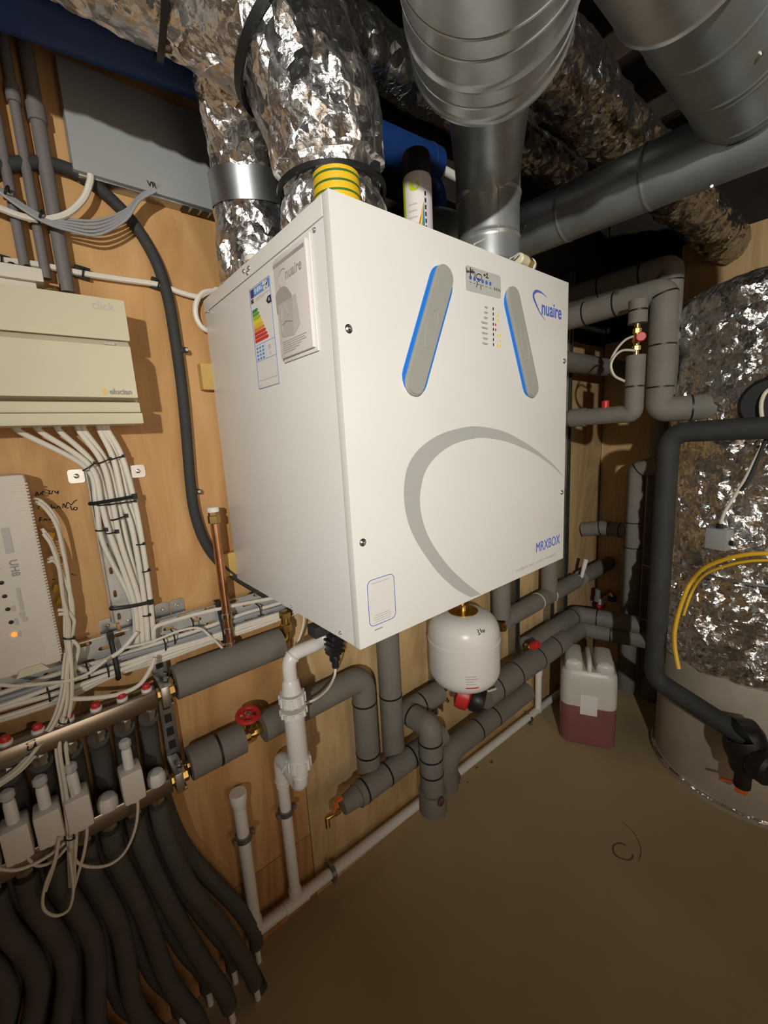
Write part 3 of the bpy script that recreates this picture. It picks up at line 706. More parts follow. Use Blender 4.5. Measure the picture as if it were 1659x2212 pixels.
# ================================================================== WHITE CONTROLLER CABINET (upper left) AND CONDUITS
PY = .545; pL = Yp(160, 372, PY); pR = Yp(463, 449, PY); pz = (pL.z+pR.z)/2
pc = thing('control_cabinet', 'white wall cabinet half in shadow beneath the foil duct', 'cabinet', (-.09, .54, 2.075))
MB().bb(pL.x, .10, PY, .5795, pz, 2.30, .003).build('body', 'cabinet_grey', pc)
MB().bb(pL.x+.008, .095, PY+.004, .5795, pz-.006, pz-.0003, .001).build('base_rail', 'zinc', pc)
for i in range(5): MB().bb(-.02+i*.022, -.006+i*.022, PY+.006, .575, pz-.0085, pz-.0062).build('cable_slot', 'black', pc)
text('VR', .015, Yp(318, 396, PY-.0007), (1, 0, 0), (0, 0, 1), 'ink', 'cabinet_lettering', pc, bold=.0004)
text('23', .010, Yp(335, 399, PY-.0007), (1, 0, 0), (0, 0, 1), 'print_grey', 'cabinet_lettering', pc)
for k, (pxt, pyt, pxb, pyb, r, lab) in enumerate(((8, 250, 40, 590, .0085, 'leftmost slim grey conduit running down the wall to the consumer unit'), (52, 250, 85, 600, .0085, 'middle slim grey conduit running down the wall to the consumer unit'), (92, 250, 135, 630, .0125, 'thicker dark grey conduit running down past the consumer unit'))):
    a_ = Yp(pxt, pyt, .562); b_ = Yp(pxb, pyb, .562); x = (a_.x+b_.x)/2
    rt = thing('conduit', lab, 'conduit', (x, .562, b_.z), 'grey conduits on the left wall')
    MB().tube([V((x, .562, b_.z)), V((x, .562, 2.5))], r, 16).build('tube', 'conduit_grey', rt)
    MB().lathe((x, .562, b_.z+.30), (0, 0, 1), [(r, 0), (r+.003, .001), (r+.003, .03), (r, .031)], 16).build('coupler', 'conduit_grey', rt)
# ================================================================== CONSUMER UNIT
cu_ = thing('consumer_unit', 'cream consumer unit with a long hinged cover and orange logo at left edge', 'consumer unit', (-.37, .53, 1.61))
XR, XL = -.182, -.62
MB().bb(XL, XR, .5, .5795, 1.610, 1.852, .003).build('back_box', 'cream_plastic', cu_)
zf1, zf0, zl0, zu = Yp(283, 750, .462).z, Yp(295, 859, .46).z, Yp(298, 878, .472).z, Yp(275, 737, .48).z
MB().bb(XL, XR-.0, .4795, .5, zu, 1.853, .004).build('upper_cover', 'cream_plastic', cu_)
fp = MB(); fp.prism([V((XL, .5, zu-.002)), V((XL, .482, zu-.002)), V((XL, .462, zf1)), V((XL, .460, zf0)), V((XL, .5, zf0-.006))], (XR-XL-.006, 0, 0)); fp.build('hinged_flap', 'cream_plastic', cu_, 30)
MB().bb(XL, XR-.002, .472, .5, 1.632, zf0-.008, .003).build('lower_cover', 'cream_plastic', cu_)
MB().bb(XL, XR+.002, .4795, .5, 1.609, 1.632, .003).build('skirt', 'cream_plastic', cu_)
MB().bb(-.232, -.215, .4595, .4615, zf1+.001, zf1+.005).build('flap_catch', 'print_pale', cu_)
text('click', .021, (-.240, .479, 1.836), (1, 0, 0), (0, 0, 1), 'print_pale', 'embossed_lettering', cu_, sx=1.0)
q = Yp(236, 846, .4592)
text('elucian', .0150, q, (1, 0, 0), (0, 0, 1), 'print_grey', 'logo_lettering', cu_, bold=.0003, sx=.95)
mb = MB(); mb.add([V((q.x-.0085+.0052*math.cos(t)*(1.0 if math.cos(t) > 0 else .55), .4597, q.z+.0072*math.sin(t))) for t in [i*2*PI/18 for i in range(18)]], [tuple(range(18))]); mb.build('logo_mark', 'gold_print', cu_, 0)
mb = MB()
for i in range(4): mb.bb(-.50, -.418, .4592, .4601, zf0+.034-i*.007, zf0+.036-i*.007)
mb.build('flap_print', 'print_pale', cu_)
jb = thing('junction_box', 'small white junction box sitting on top of the consumer unit', 'junction box', (-.38, .53, 1.86))
p = Yp(95, 605, .50)
MB().bb(-.52, p.x, .50, .5795, p.z-.004, p.z+.02, .003).build('lid', 'white_plastic', jb); MB().bb(-.52, p.x-.012, .508, .5795, p.z-.02, p.z-.0045, .002).build('base', 'white_plastic', jb)
mb = MB()
for i in range(6): mb.lathe((p.x-.02-i*.022, .53, p.z+.0195), (0, 0, 1), [(.007, 0), (.007, .008), (.004, .012)], 10)
mb.build('black_glands', 'black', jb)
MB().tube(catmull([(p.x, .54, p.z-.005), (p.x+.015, .54, p.z-.003), (p.x+.03, .55, p.z-.02)], 5), .006, 8).build('brass_tail', 'brass', jb)

# ================================================================== HEATING CONTROLLER
uh = thing('heating_controller', 'pale ribbed underfloor heating controller box with an orange light at left edge', 'controller', (-.55, .55, 1.13))
XR2 = -.389
MB().bb(-.85, XR2, .5205, .5795, 1.130, 1.522, .010).build('case', 'white_plastic', uh)
mb = MB()
for i in range(58): mb.bb(XR2-.024, XR2+.0015, .5192, .575, 1.148+i*.0062, 1.1505+i*.0062)
mb.build('edge_ribs', 'white_plastic', uh)
mb = MB(); mb.prism([V((XR2-.075, .5200, 1.125)), V((XR2-.022, .5200, 1.125)), V((XR2-.034, .5200, 1.141)), V((XR2-.066, .5200, 1.141))], (0, -.004, 0)); mb.build('bottom_tab', 'cream_plastic', uh)
def uhp(px, py, y=.5200): return Yp(px, py, y)
for px, py in ((3, 1259), (10, 1288), (17, 1316), (24, 1344), (-6, 1230)):
    q = uhp(px, py); MB().lathe(q, (0, -1, 0), [(.0038, 0), (.0038, .001), (.003, .0012)], 12).build('indicator', 'black', uh)
q = uhp(31, 1371); MB().lathe(q, (0, -1, 0), [(.0044, 0), (.0044, .001), (.003, .002)], 14).build('lit_indicator', 'led', uh)['label'] = 'orange lit indicator'
DN, RT = V((0, 0, -1)), V((1, 0, 0))
q = uhp(29, 1220); text('UH8', .017, q+V((0, -.0003, .010)), DN, RT, 'print_grey', 'model_lettering', uh, bold=.0003)
mb = MB()
for (pa, pb, wd) in (((10, 1140), (22, 1195), .012), ((38, 1270), (46, 1320), .006), ((47, 1322), (52, 1332), .008), ((53, 1333), (56, 1342), .008), ((28, 1308), (32, 1320), .005), ((34, 1336), (38, 1350), .005), ((41, 1364), (45, 1374), .005)):
    a_, b_ = uhp(*pa), uhp(*pb); mb.bb(a_.x-wd/2, a_.x+wd/2, .5196, .5206, min(a_.z, b_.z), max(a_.z, b_.z))
mb.build('panel_print', 'print_pale', uh)['kind'] = 'stuff'
# yellow wire ends by the controller
for k, (px, py) in enumerate(((93, 1093), (110, 1158), (122, 1270), (130, 1297))):
    q = Yp(px, py, .565); o = MB().box(q, (.011, .010, .016), Matrix.Rotation(.4, 3, 'Y'), 0, .002).build('wire_connector', 'tape_yellow'); tag(o, ('yellow wire connector at the top right of the heating controller', 'yellow wire connector below the topmost one beside the controller', 'upper of the two low yellow wire connectors beside the controller', 'lowest yellow wire connector beside the heating controller')[k], 'connector', 'yellow wire connectors')

# pencil and pen notes on the plywood
wall_note = []
def note(px0, py0, s, strokes, nm):
    mb = MB()
    for st in strokes: ink_line(mb, [Yp(px0+a*s, py0+b_*s, .5793) for a, b_ in st], .0009, 5)
    o = mb.build(nm, 'ink', wb); return o
S3 = 300/1443.
note(0, 1000, S3, [[(370, 345), (385, 300), (400, 340)], [(405, 330), (425, 325), (425, 305)], [(445, 335), (440, 300), (465, 300)], [(495, 290), (520, 290), (508, 305), (522, 320), (498, 325)], [(548, 285), (535, 325)], [(565, 290), (585, 312), (605, 290), (600, 325)]], 'pen_note')
note(0, 1000, S3, [[(395, 480), (420, 455), (440, 475)], [(535, 430), (540, 475), (560, 455), (575, 475)], [(590, 470), (610, 450), (630, 475)], [(655, 420), (650, 470)], [(665, 425), (680, 465), (700, 410), (740, 435), (770, 400), (800, 385)], [(690, 470), (715, 465)], [(730, 445), (745, 490)], [(755, 490), (775, 460), (800, 465), (790, 490), (760, 480)]], 'pen_note')
note(0, 1000, S3, [[(410, 570), (440, 570)], [(410, 610), (415, 575)], [(410, 595), (438, 590)], [(455, 600), (470, 580), (490, 600)], [(505, 595), (530, 580), (535, 598)]], 'pen_note')
note(0, 1000, S3, [[(745, 1150), (770, 1165)], [(785, 1160), (797, 1165)], [(545, 1215), (570, 1205)]], 'pen_note')

# ================================================================== CABLE TRAYS
def perf(mb, O, U, Vv, lu, lv, nu, nv, su, sv, stag=True):
    """sheet lu x lv with nu x nv slotted cells (slot half sizes su, sv)"""
    O, U, Vv = V(O), V(U).normalized(), V(Vv).normalized(); cu, cv = lu/nu, lv/nv
    for j in range(nv):
        for i in range(nu):
            u0, v0 = i*cu, j*cv; uc, vc = u0+cu/2, v0+cv/2
            rect = [(u0, v0), (uc, v0), (u0+cu, v0), (u0+cu, v0+cv), (uc, v0+cv), (u0, v0+cv)]
            if stag and (i+j) % 2: mb.add([O+U*a+Vv*b_ for a, b_ in ((u0, v0), (u0+cu, v0), (u0+cu, v0+cv), (u0, v0+cv))], [(0, 1, 2, 3)]); continue
            k = 5; hole = []
            hole.append((uc, vc-sv))
            for q in range(k): t = -PI/2+PI*q/(k-1); hole.append((uc+(su-sv)+sv*math.cos(t), vc+sv*math.sin(t)))
            hole.append((uc, vc+sv))
            for q in range(k): t = PI/2+PI*q/(k-1); hole.append((uc-(su-sv)+sv*math.cos(t), vc+sv*math.sin(t)))
            o = [O+U*a+Vv*b_ for a, b_ in rect+hole]; h = 6
            # right half: rect 1,2,3,4 + hole right arc reversed ; left half likewise
            R_ = [1, 2, 3, 4]+[h+q for q in range(k+1, -1, -1)]; L_ = [4, 5, 0, 1, h]+[h+q for q in range(2*k+1, k, -1)]
            mb.add(o, [tuple(R_), tuple(L_)])
    return mb
def sheetmod(o, t=.0014):
    m = o.modifiers.new('thickness', 'SOLIDIFY'); m.thickness = t; m.offset = 0; return o
tv = thing('cable_tray', 'upright perforated metal cable tray carrying the consumer unit cables', 'cable tray', (-.247, .57, 1.16))
x0, x1, za, zb = -.289, -.207, 1.165, 1.524
sheetmod(perf(MB(), (x1, .566, za), (0, 0, 1), (-1, 0, 0), zb-za, x1-x0, 13, 3, .0085, .0035).build('web', 'tray_zinc', tv, 0))
MB().bb(x0-.0014, x0, .556, .568, za, zb).build('flange', 'tray_zinc', tv); MB().bb(x1, x1+.0014, .556, .568, za, zb).build('flange', 'tray_zinc', tv)
for s in (0, 1):
    xa = x0-.032 if s == 0 else x1+.003
    e = bevprism([V((a_.x, .5795, a_.z)) for a_ in rrect(xa, xa+.030, 1.492, 1.521, .006, 0)], (0, -.0025, 0), 0).build('fixing_ear', 'zinc_edge', tv)
    MB().lathe((xa+.015, .577, 1.507), (0, -1, 0), [(.0055, 0), (.0055, .003), (.003, .0045)], 6).build('bolt', 'zinc_edge', e)
th_ = thing('cable_tray', 'long perforated metal cable tray crossing under the heating controller', 'cable tray', (-.3, .57, 1.06))
sheetmod(perf(MB(), (-1.0, .566, 1.064), (1, 0, 0), (0, 0, 1), 1.14, .082, 34, 4, .0125, .0042).build('web', 'tray_zinc', th_, 0))
MB().bb(-1.0, .14, .553, .567, 1.146, 1.1475).build('flange', 'zinc_edge', th_); MB().bb(-1.0, .14, .545, .567, 1.062, 1.0638).build('flange', 'zinc_edge', th_)
for xa, za_ in ((-.315, 1.150), (-.275, 1.150), (-.20, 1.152), (-.165, 1.152)):
    e = bevprism([V((a_.x, .5795, a_.z)) for a_ in rrect(xa, xa+.032, za_-.012, za_+.028, .006, 0)], (0, -.0025, 0), 0).build('fixing_ear', 'zinc', th_)
    MB().lathe((xa+.016, .577, za_+.012), (0, -1, 0), [(.0045, 0), (.0045, .003), (.003, .0045)], 6).build('bolt', 'zinc_edge', e)

# ================================================================== CABLES
YC = .553
starts = [(42, 932), (86, 931), (128, 930), (170, 929), (182, 929), (215, 928), (224, 928), (232, 927)]
s1_ = [(186, 1010), (194, 1006), (203, 1002), (221, 1000), (230, 997), (245, 992), (254, 988), (263, 985)]
s2_ = [(208, 1088), (219, 1087), (231, 1086), (243, 1085), (255, 1083), (266, 1082), (278, 1081), (290, 1080)]
s3_ = [(224, 1176), (236, 1150), (252, 1176), (262, 1176), (274, 1170), (287, 1150), (303, 1165), (308, 1176)]
s4_ = [(286, 1304), (290, 1304), (295, 1302), (301, 1300), (306, 1300), (312, 1298), (318, 1297), (325, 1296)]
s5_ = [(292, 1392), (297, 1395), (302, 1392), (309, 1393), (314, 1393), (320, 1388), (327, 1388), (333, 1386)]
for i in range(8):
    yy = YC+.003-.0115*(i % 2)
    P = [Yp(starts[i][0], starts[i][1]-14, .535), Yp(*starts[i], .540), Yp(*s1_[i], yy), Yp(*s2_[i], yy), Yp(*s3_[i], yy), Yp(*s4_[i], yy), Yp(*s5_[i], yy-.002)]
    ordn = ('first', 'second', 'third', 'fourth', 'fifth', 'sixth', 'seventh', 'eighth')[i]
    cable('cable', 'white cable from the consumer unit down the upright tray, %s from its left' % ordn, P, .0056, 'cable_white', 'consumer unit cables', 8, 10)
def strap(name, label, a_, b_, y=.540, r=.0022, hd=.004, m='black'):
    A_, B_ = Yp(*a_, y), Yp(*b_, y); mb = MB(); mid = (A_+B_)/2+V((0, -.006, 0))
    mb.tube(catmull([A_+V((0, .012, 0)), A_, mid, B_, B_+V((0, .012, 0))], 4), r, 6); mb.box(B_, (hd*2, hd*1.6, hd*2.2))
    return tag(mb.build(name, m), label, 'cable tie', 'cable ties on the upright tray')
strap('cable_tie', 'thin black cable tie at top left of the upright tray', (181, 1016), (205, 1000), r=.0016, hd=.003)
strap('cable_tie', 'thin black cable tie at top middle of the upright tray', (214, 1001), (238, 991), r=.0016, hd=.003)
strap('cable_tie', 'thin black cable tie at top right of the upright tray', (242, 992), (266, 985), r=.0016, hd=.003)
strap('cable_tie', 'thick black cable tie across the upper part of the upright tray', (198, 1088), (290, 1072), r=.0042, hd=.0055)
strap('cable_tie', 'white ended cable tie under the thick upper one', (214, 1092), (292, 1082), .538, r=.0016, hd=.003)
strap('cable_tie', 'thick black cable tie across the lower part of the upright tray', (243, 1315), (326, 1300), r=.0042, hd=.0055)
strap('cable_tie', 'small black cable tie at the middle of the upright tray', (242, 1124), (272, 1114), r=.0018, hd=.004)
strap('cable_tie', 'small black cable tie at the left of the upright tray', (208, 1147), (228, 1144), r=.0016, hd=.004)
strap('cable_tie', 'small black cable tie on the second cable of the upright tray', (231, 1153), (252, 1148), r=.0016, hd=.004)
strap('cable_tie', 'upper small black cable tie on the right edge of the upright tray', (294, 1177), (311, 1174), r=.0016, hd=.003)
strap('cable_tie', 'middle small black cable tie on the right edge of the upright tray', (308, 1236), (322, 1231), r=.0016, hd=.003)
strap('cable_tie', 'lower small black cable tie on the right edge of the upright tray', (308, 1331), (323, 1328), r=.0016, hd=.003)

# horizontal cables along the long tray
hz = [(1.094, .548, 'cable_white', .0055), (1.083, .546, 'cable_grey', .0055), (1.0725, .545, 'cable_grey', .0055), (1.090, .536, 'cable_grey', .0045), (1.074, .534, 'cable_white', .005), (1.066, .531, 'cable_white', .0055), (1.0585, .538, 'cable_white', .0055), (1.0525, .545, 'cable_white', .005)]
for i, (z, y, m_, r_) in enumerate(hz):
    rnd = random.Random(i); P = []
    for k in range(13):
        x = -1.0+k*.1; zz = z+rnd.uniform(-.004, .004)+(.018*max(0, (x+.1))*(1 if i < 2 else .3)); P.append(V((x, y, zz-(.012 if (i > 5 and -.55 < x < -.3) else 0))))
    cable('cable', ('topmost white cable lying along the long tray', 'upper thick grey cable lying along the long tray just below the topmost white one', 'lower thick grey cable lying along the back of the long tray', 'slim grey cable lying in front along the middle of the long tray', 'white cable lying just below the slim grey one on the long tray', 'front-most white cable on the lower edge of the long tray', 'white cable sagging slightly under the lower edge of the long tray', 'lowest white cable hanging under the long tray')[i], P, r_, m_, 'cables along the long tray', 5, 8)
for k, x in enumerate((-.30, -.06)):
    mb = MB(); mb.tube(catmull([(x, .566, 1.152), (x, .548, 1.15), (x, .536, 1.11), (x, .524, 1.075), (x, .530, 1.046), (x, .552, 1.046)], 5), .0052, 6, flat=.5); mb.box((x, .54, 1.148), (.013, .014, .014))
    tag(mb.build('cable_tie', 'black'), ('thick black tie round the long tray near the upright tray', 'thick black tie round the long tray near the copper pipe')[k], 'cable tie', 'thick ties on the long tray')
for k, (px, py) in enumerate(((155, 1452), (105, 1500), (190, 1452), (232, 1448), (375, 1378), (355, 1392), (415, 1348), (560, 1320))):
    q = Yp(px, py, .533); o = MB().tube(catmull([q+V((0, .02, .016)), q+V((0, -.004, .014)), q+V((.001, -.007, 0)), q+V((0, -.004, -.014)), q+V((0, .02, -.016))], 4), .0018, 6).build('cable_tie', 'black')
    tag(o, ('thin black tie just right of the controller bundle on the long tray', 'thin black tie low on the long tray left of the controller bundle', 'second thin black tie right of the controller bundle', 'third thin black tie right of the controller bundle', 'thin black tie right of the thick tie by the upright tray foot', 'thin black tie under the foot of the upright tray', 'thin black tie left of the copper pipe', 'thin black tie on the long tray beside the unit underside')[k], 'cable tie', 'thin ties on the long tray')
# branches curving out of the long tray
cable('cable', 'white cable fanning out of the upright tray towards the right', [Yp(*p, .535) for p in ((332, 1370), (335, 1355), (360, 1345), (430, 1325), (520, 1305), (600, 1290))], .0052, 'cable_white', 'loose cables on the tray')
cable('cable', 'white cable curling left from the upright tray foot', [Yp(*p, .532) for p in ((296, 1365), (280, 1385), (258, 1408), (222, 1430), (190, 1447), (160, 1440))], .0050, 'cable_white', 'loose cables on the tray')
cable('cable', 'thin cable arching from the tray to the copper pipe foot', [Yp(*p, .525) for p in ((270, 1400), (330, 1385), (390, 1362), (430, 1357), (455, 1375), (480, 1400), (490, 1415))], .0030, 'cable_white', 'loose cables on the tray')
cable('cable', 'white cable dropping from the tray to the manifold bracket and swinging left', [Yp(*p, .50) for p in ((334, 1420), (325, 1445), (300, 1480), (255, 1500), (200, 1508), (150, 1510))], .0048, 'cable_white', 'loose cables on the tray')
cable('cable', 'thin grey cable sagging across the tray at far left', [Yp(*p, .505) for p in ((-20, 1478), (40, 1482), (100, 1476), (150, 1470), (190, 1455), (230, 1425))], .0035, 'cable_cream', 'loose cables on the tray')
# controller cables
cs = [((72, 1076), (92, 1085), (118, 1115), (132, 1160), (142, 1215), (150, 1290), (146, 1375)), ((76, 1084), (96, 1096), (122, 1135), (136, 1190), (146, 1240), (152, 1300), (150, 1378)),
      ((90, 1142), (108, 1165), (124, 1205), (132, 1260), (140, 1320), (141, 1378)), ((94, 1152), (112, 1180), (128, 1230), (136, 1290), (145, 1330), (145, 1380)),
      ((102, 1207), (118, 1207), (132, 1240), (142, 1290), (150, 1330), (153, 1378)), ((102, 1214), (120, 1214), (138, 1250), (154, 1290), (158, 1330), (157, 1376)),
      ((124, 1318), (138, 1318), (150, 1325), (160, 1340), (158, 1360), (156, 1380)), ((126, 1327), (140, 1327), (148, 1340), (150, 1360), (149, 1382))]
tails = {0: 'L', 1: 'L', 2: 'L', 3: 'D', 4: 'D', 5: 'D', 6: 'R', 7: 'D'}
for i, c in enumerate(cs):
    P = [Yp(*p, .545-.004*(i % 4)) for p in c]; e = tails[i]; dx = (i % 4)*7
    if e == 'L': more = [(138+dx, 1440), (132+dx, 1500), (112+dx, 1560), (70+dx, 1620), (30+dx, 1665), (-20+dx, 1700)]
    elif e == 'D': more = [(142+dx*.6, 1440), (140+dx*.7, 1510), (128+dx*.8, 1570), (122+dx, 1620), (134+dx, 1700), (146+dx*.9, 1790), (150+dx*.5, 1870), (152+dx*.4, 1915)]
    else: more = [(170, 1400), (162, 1440), (166, 1462), (200, 1455)]
    for k, p in enumerate(more): P.append(Yp(*p, .52-.012*min(k, 5)-.007*(i % 2) if e != 'R' else .53))
    cable('cable', 'thin pale cable from the heating controller side, %s outlet from the top' % ('first', 'second', 'third', 'fourth', 'fifth', 'sixth', 'seventh', 'eighth')[i], P, .0036, 'cable_cream', 'heating controller cables', 6, 8)
strap('cable_tie', 'thin black tie round the controller cable bundle', (138, 1380), (160, 1378), .528, .0016, .0025)
strap('cable_tie', 'thin black tie low on the controller cable bundle', (128, 1562), (148, 1560), .46, .0014, .0022)
strap('cable_tie', 'thin black tie on the left branch of the controller cables', (60, 1620), (76, 1610), .46, .0014, .0022)
strap('cable_tie', 'thin black tie at the bottom of the hanging controller cables', (140, 1813), (160, 1810), .44, .0014, .0022)
# black flexible conduit and other wall cables
P = [Yp(*p, .567) for p in ((-40, 372), (0, 360), (60, 352), (120, 357), (180, 382), (240, 430), (290, 485), (335, 560), (362, 640), (378, 730), (392, 830), (402, 930), (411, 1040), (420, 1105), (440, 1165), (470, 1210), (515, 1248), (575, 1285))]
bc = thing('flexible_conduit', 'thick black flexible conduit curving down the wall beside the white unit', 'conduit', P[-1])
MB().tube(catmull(P, 10), .0125, 14).build('sleeve', 'black_foam', bc)
for px, py in ((385, 756), (413, 1063)):
    q = Yp(px, py, .567); MB().box(q+V((.012, -.004, 0)), (.016, .012, .012), None, 0, .002).build('clip', 'black', bc); MB().lathe(q+V((.016, -.010, 0)), (0, -1, 0), [(.004, 0), (.0035, .002)], 10).build('clip_nail', 'zinc_edge', bc)
cable('cable', 'white cable clipped along the wall from the left edge to the white unit', [Yp(*p, .568) for p in ((-30, 556), (5, 562), (90, 573), (175, 590), (260, 603), (342, 615), (390, 632), (428, 641), (445, 634), (470, 625))], .0062, 'cable_white')
cable('cable', 'short white cable looped at the back of the white unit', [Yp(*p, .566) for p in ((470, 628), (440, 632), (424, 655), (424, 685), (440, 710), (470, 720))], .0062, 'cable_white')
for px, py, lab in ((178, 590, 'black cable clip left of the black conduit'), (340, 614, 'black cable clip beside the black conduit'), (4, 566, 'black cable clip at the left edge above the consumer unit')):
    q = Yp(px, py, .573); rt = thing('cable_clip', lab, 'clip', q, 'black cable clips')
    MB().box(q, (.026, .012, .024), Matrix.Rotation(.15, 3, 'Y'), 0, .001).build('pad', 'black', rt); MB().torus(q+V((0, -.005, 0)), (1, 0, -.15), .0085, .0018, 16, 6).build('loop', 'black', rt)
cable('cable', 'white cable looping up into the white wall cabinet', [Yp(*p, .545) for p in ((-30, 438), (0, 450), (50, 468), (95, 474), (145, 462), (180, 430), (194, 395), (196, 378))], .0062, 'cable_white')
for i in range(5):
    dy = i*6
    cable('cable', 'translucent grey wire of the sagging bundle below the wall cabinet, strand %s' % ('one', 'two', 'three', 'four', 'five')[i], [Yp(*p, .55-.005*i) for p in ((-20, 385+dy*.4), (15, 418+dy*.4), (90, 465+dy*.5), (150, 474+dy), (210, 476+dy*1.3), (270, 455+dy*.9), (300, 425+dy*.4), (325+3*i, 408+dy*.2))], .0028, 'cable_grey', 'bundle below the wall cabinet')
for px, py, lab in ((88, 468, 'black tie round the grey wire bundle'), (14, 416, 'black tie at the left end of the grey wire bundle')):
    q = Yp(px, py, .542); o = MB().torus(q, (1, 0, -.4), .011, .0025, 16, 6).build('cable_tie', 'black'); tag(o, lab, 'cable tie', 'ties on the grey bundle')
# ================================================================== UNDERFLOOR HEATING MANIFOLD
mf = thing('heating_manifold', 'two chrome manifold bars with red dials and white caps on a slotted bracket at left', 'manifold', (-.55, .52, .70))
zt1 = Yp(335, 1495, .478).z; zt2 = Yp(388, 1672, .478).z; XE = -.236
for zt in (zt1, zt2):
    bar = MB().bb(-1.1, XE, .478, .520, zt-.040, zt, .005).build('manifold_bar', 'manifold_steel', mf)
xs = [Yp(px, py, .47).x for px, py in ((340, 1680), (285, 1705), (235, 1730), (175, 1760), (105, 1790), (40, 1820))]
xs = [xs[0]-i*(xs[0]-xs[5])/5 for i in range(11)]
for i, x in enumerate(xs):
    # upper ports: red lockshield dials
    MB().lathe((x+.012, .500, zt1), (0, 0, 1), [(.011, 0), (.011, .005), (.009, .006)], 16).build('dial_collar', 'pvc', mf)
    MB().lathe((x+.012, .500, zt1+.006), (0, 0, 1), [(.0085, 0), (.0085, .007), (.007, .010)], 12).build('red_dial', 'red', mf)
    MB().lathe((x+.006, .490, zt1-.064), (0, 0, 1), [(.012, 0), (.012, .010), (.015, .011), (.015, .022), (.010, .026)], 6).build('outlet_nut', 'chrome', mf, 20)
    MB().lathe((x-.004, .496, zt2-.064), (0, 0, 1), [(.012, 0), (.012, .010), (.015, .011), (.015, .022), (.010, .026)], 6).build('outlet_nut', 'chrome', mf, 20)
for i in (0, 2):
    MB().lathe((xs[i], .488, zt2), (0, 0, 1), [(.0185, 0), (.020, .004), (.0195, .020), (.015, .029), (.006, .031)], 22).build('white_cap', 'pvc', mf)
br = MB().bb(-.228, -.196, .556, .5797, .70, 1.075, .001).build('bracket_rail', 'steel_dull', mf)
for k in range(9): MB().bb(-.220, -.204, .5545, .5562, .73+k*.037, .752+k*.037).build('slot', 'black', br)
for zt in (zt1, zt2):
    c = MB().bb(-.230, -.206, .474, .556, zt-.045, zt-.041, .001); c.bb(-.230, -.206, .474, .5555, zt+.001, zt+.005, .001); c.bb(-.230, -.212, .472, .476, zt-.045, zt+.005, .001)
    c.build('clamp', 'zinc_edge', mf)
    MB().lathe((-.212, .50, zt+.008), (0, 0, 1), [(.007, 0), (.007, .006), (.0035, .007), (.0035, .016)], 6).build('clamp_bolt', 'zinc_edge', mf)
    MB().lathe((XE, .499, zt-.020), (1, 0, 0), [(.016, 0), (.016, .02), (.019, .021), (.019, .036), (.014, .040)], 8).build('end_union', 'brass', mf)
ordn = ('first', 'second', 'third', 'fourth', 'fifth', 'sixth', 'seventh', 'eighth', 'ninth', 'tenth', 'eleventh')
loops = {1: [(292, 1708), (298, 1740), (292, 1790), (270, 1840), (235, 1868), (190, 1872), (162, 1855), (154, 1800)], 3: [(178, 1765), (188, 1790), (182, 1840), (168, 1890), (158, 1925)], 4: [(112, 1798), (122, 1822), (122, 1850), (112, 1885), (98, 1925)], 5: [(46, 1832), (58, 1850), (80, 1870), (115, 1860), (145, 1830)]}
ai = 0
for i in (1, 3, 4, 5, 6):
    x = xs[i]; rt = thing('valve_actuator', 'white valve actuator on the lower manifold bar, %s from the right' % ('first', 'second', 'third', 'fourth', 'fifth')[ai], 'actuator', (x, .47, zt2), 'valve actuators on the manifold'); ai += 1
    MB().bb(x-.0215, x+.0215, .447, .497, zt2+.008, zt2+.082, .007).build('body', 'white_plastic', rt)
    MB().lathe((x, .472, zt2), (0, 0, 1), [(.014, 0), (.014, .009)], 16).build('collar', 'pvc', rt)
    MB().lathe((x, .472, zt2+.081), (0, 0, 1), [(.0105, 0), (.0100, .040), (.0085, .048)], 18).build('stem', 'pvc', rt)
    MB().lathe((x, .472, zt2+.129), (0, 0, 1), [(.007, 0), (.012, .006), (.012, .016), (.008, .02)], 12).build('top_nut', 'clear', rt)
    if i in loops: cable('cable', 'thin pale actuator lead looping below the %s actuator from the right' % ('first', 'second', 'third', 'fourth', 'fifth')[ai-1], [V((x+.004, .468, zt2+.012))]+[Yp(*p, .455) for p in loops[i]], .0030, 'cable_cream', 'actuator leads')
cable('cable', 'pale lead hanging in a long loop below the manifold', [Yp(*p, .44) for p in ((150, 1840), (156, 1890), (158, 1930), (148, 1965), (122, 1978), (98, 1968), (92, 1945), (100, 1905), (118, 1860), (128, 1810))], .0028, 'cable_cream', 'actuator leads')
cable('cable', 'pale lead sweeping from the left edge under the actuators', [Yp(*p, .45) for p in ((-20, 1874), (30, 1880), (70, 1868), (110, 1845), (140, 1820))], .0030, 'cable_cream', 'actuator leads')
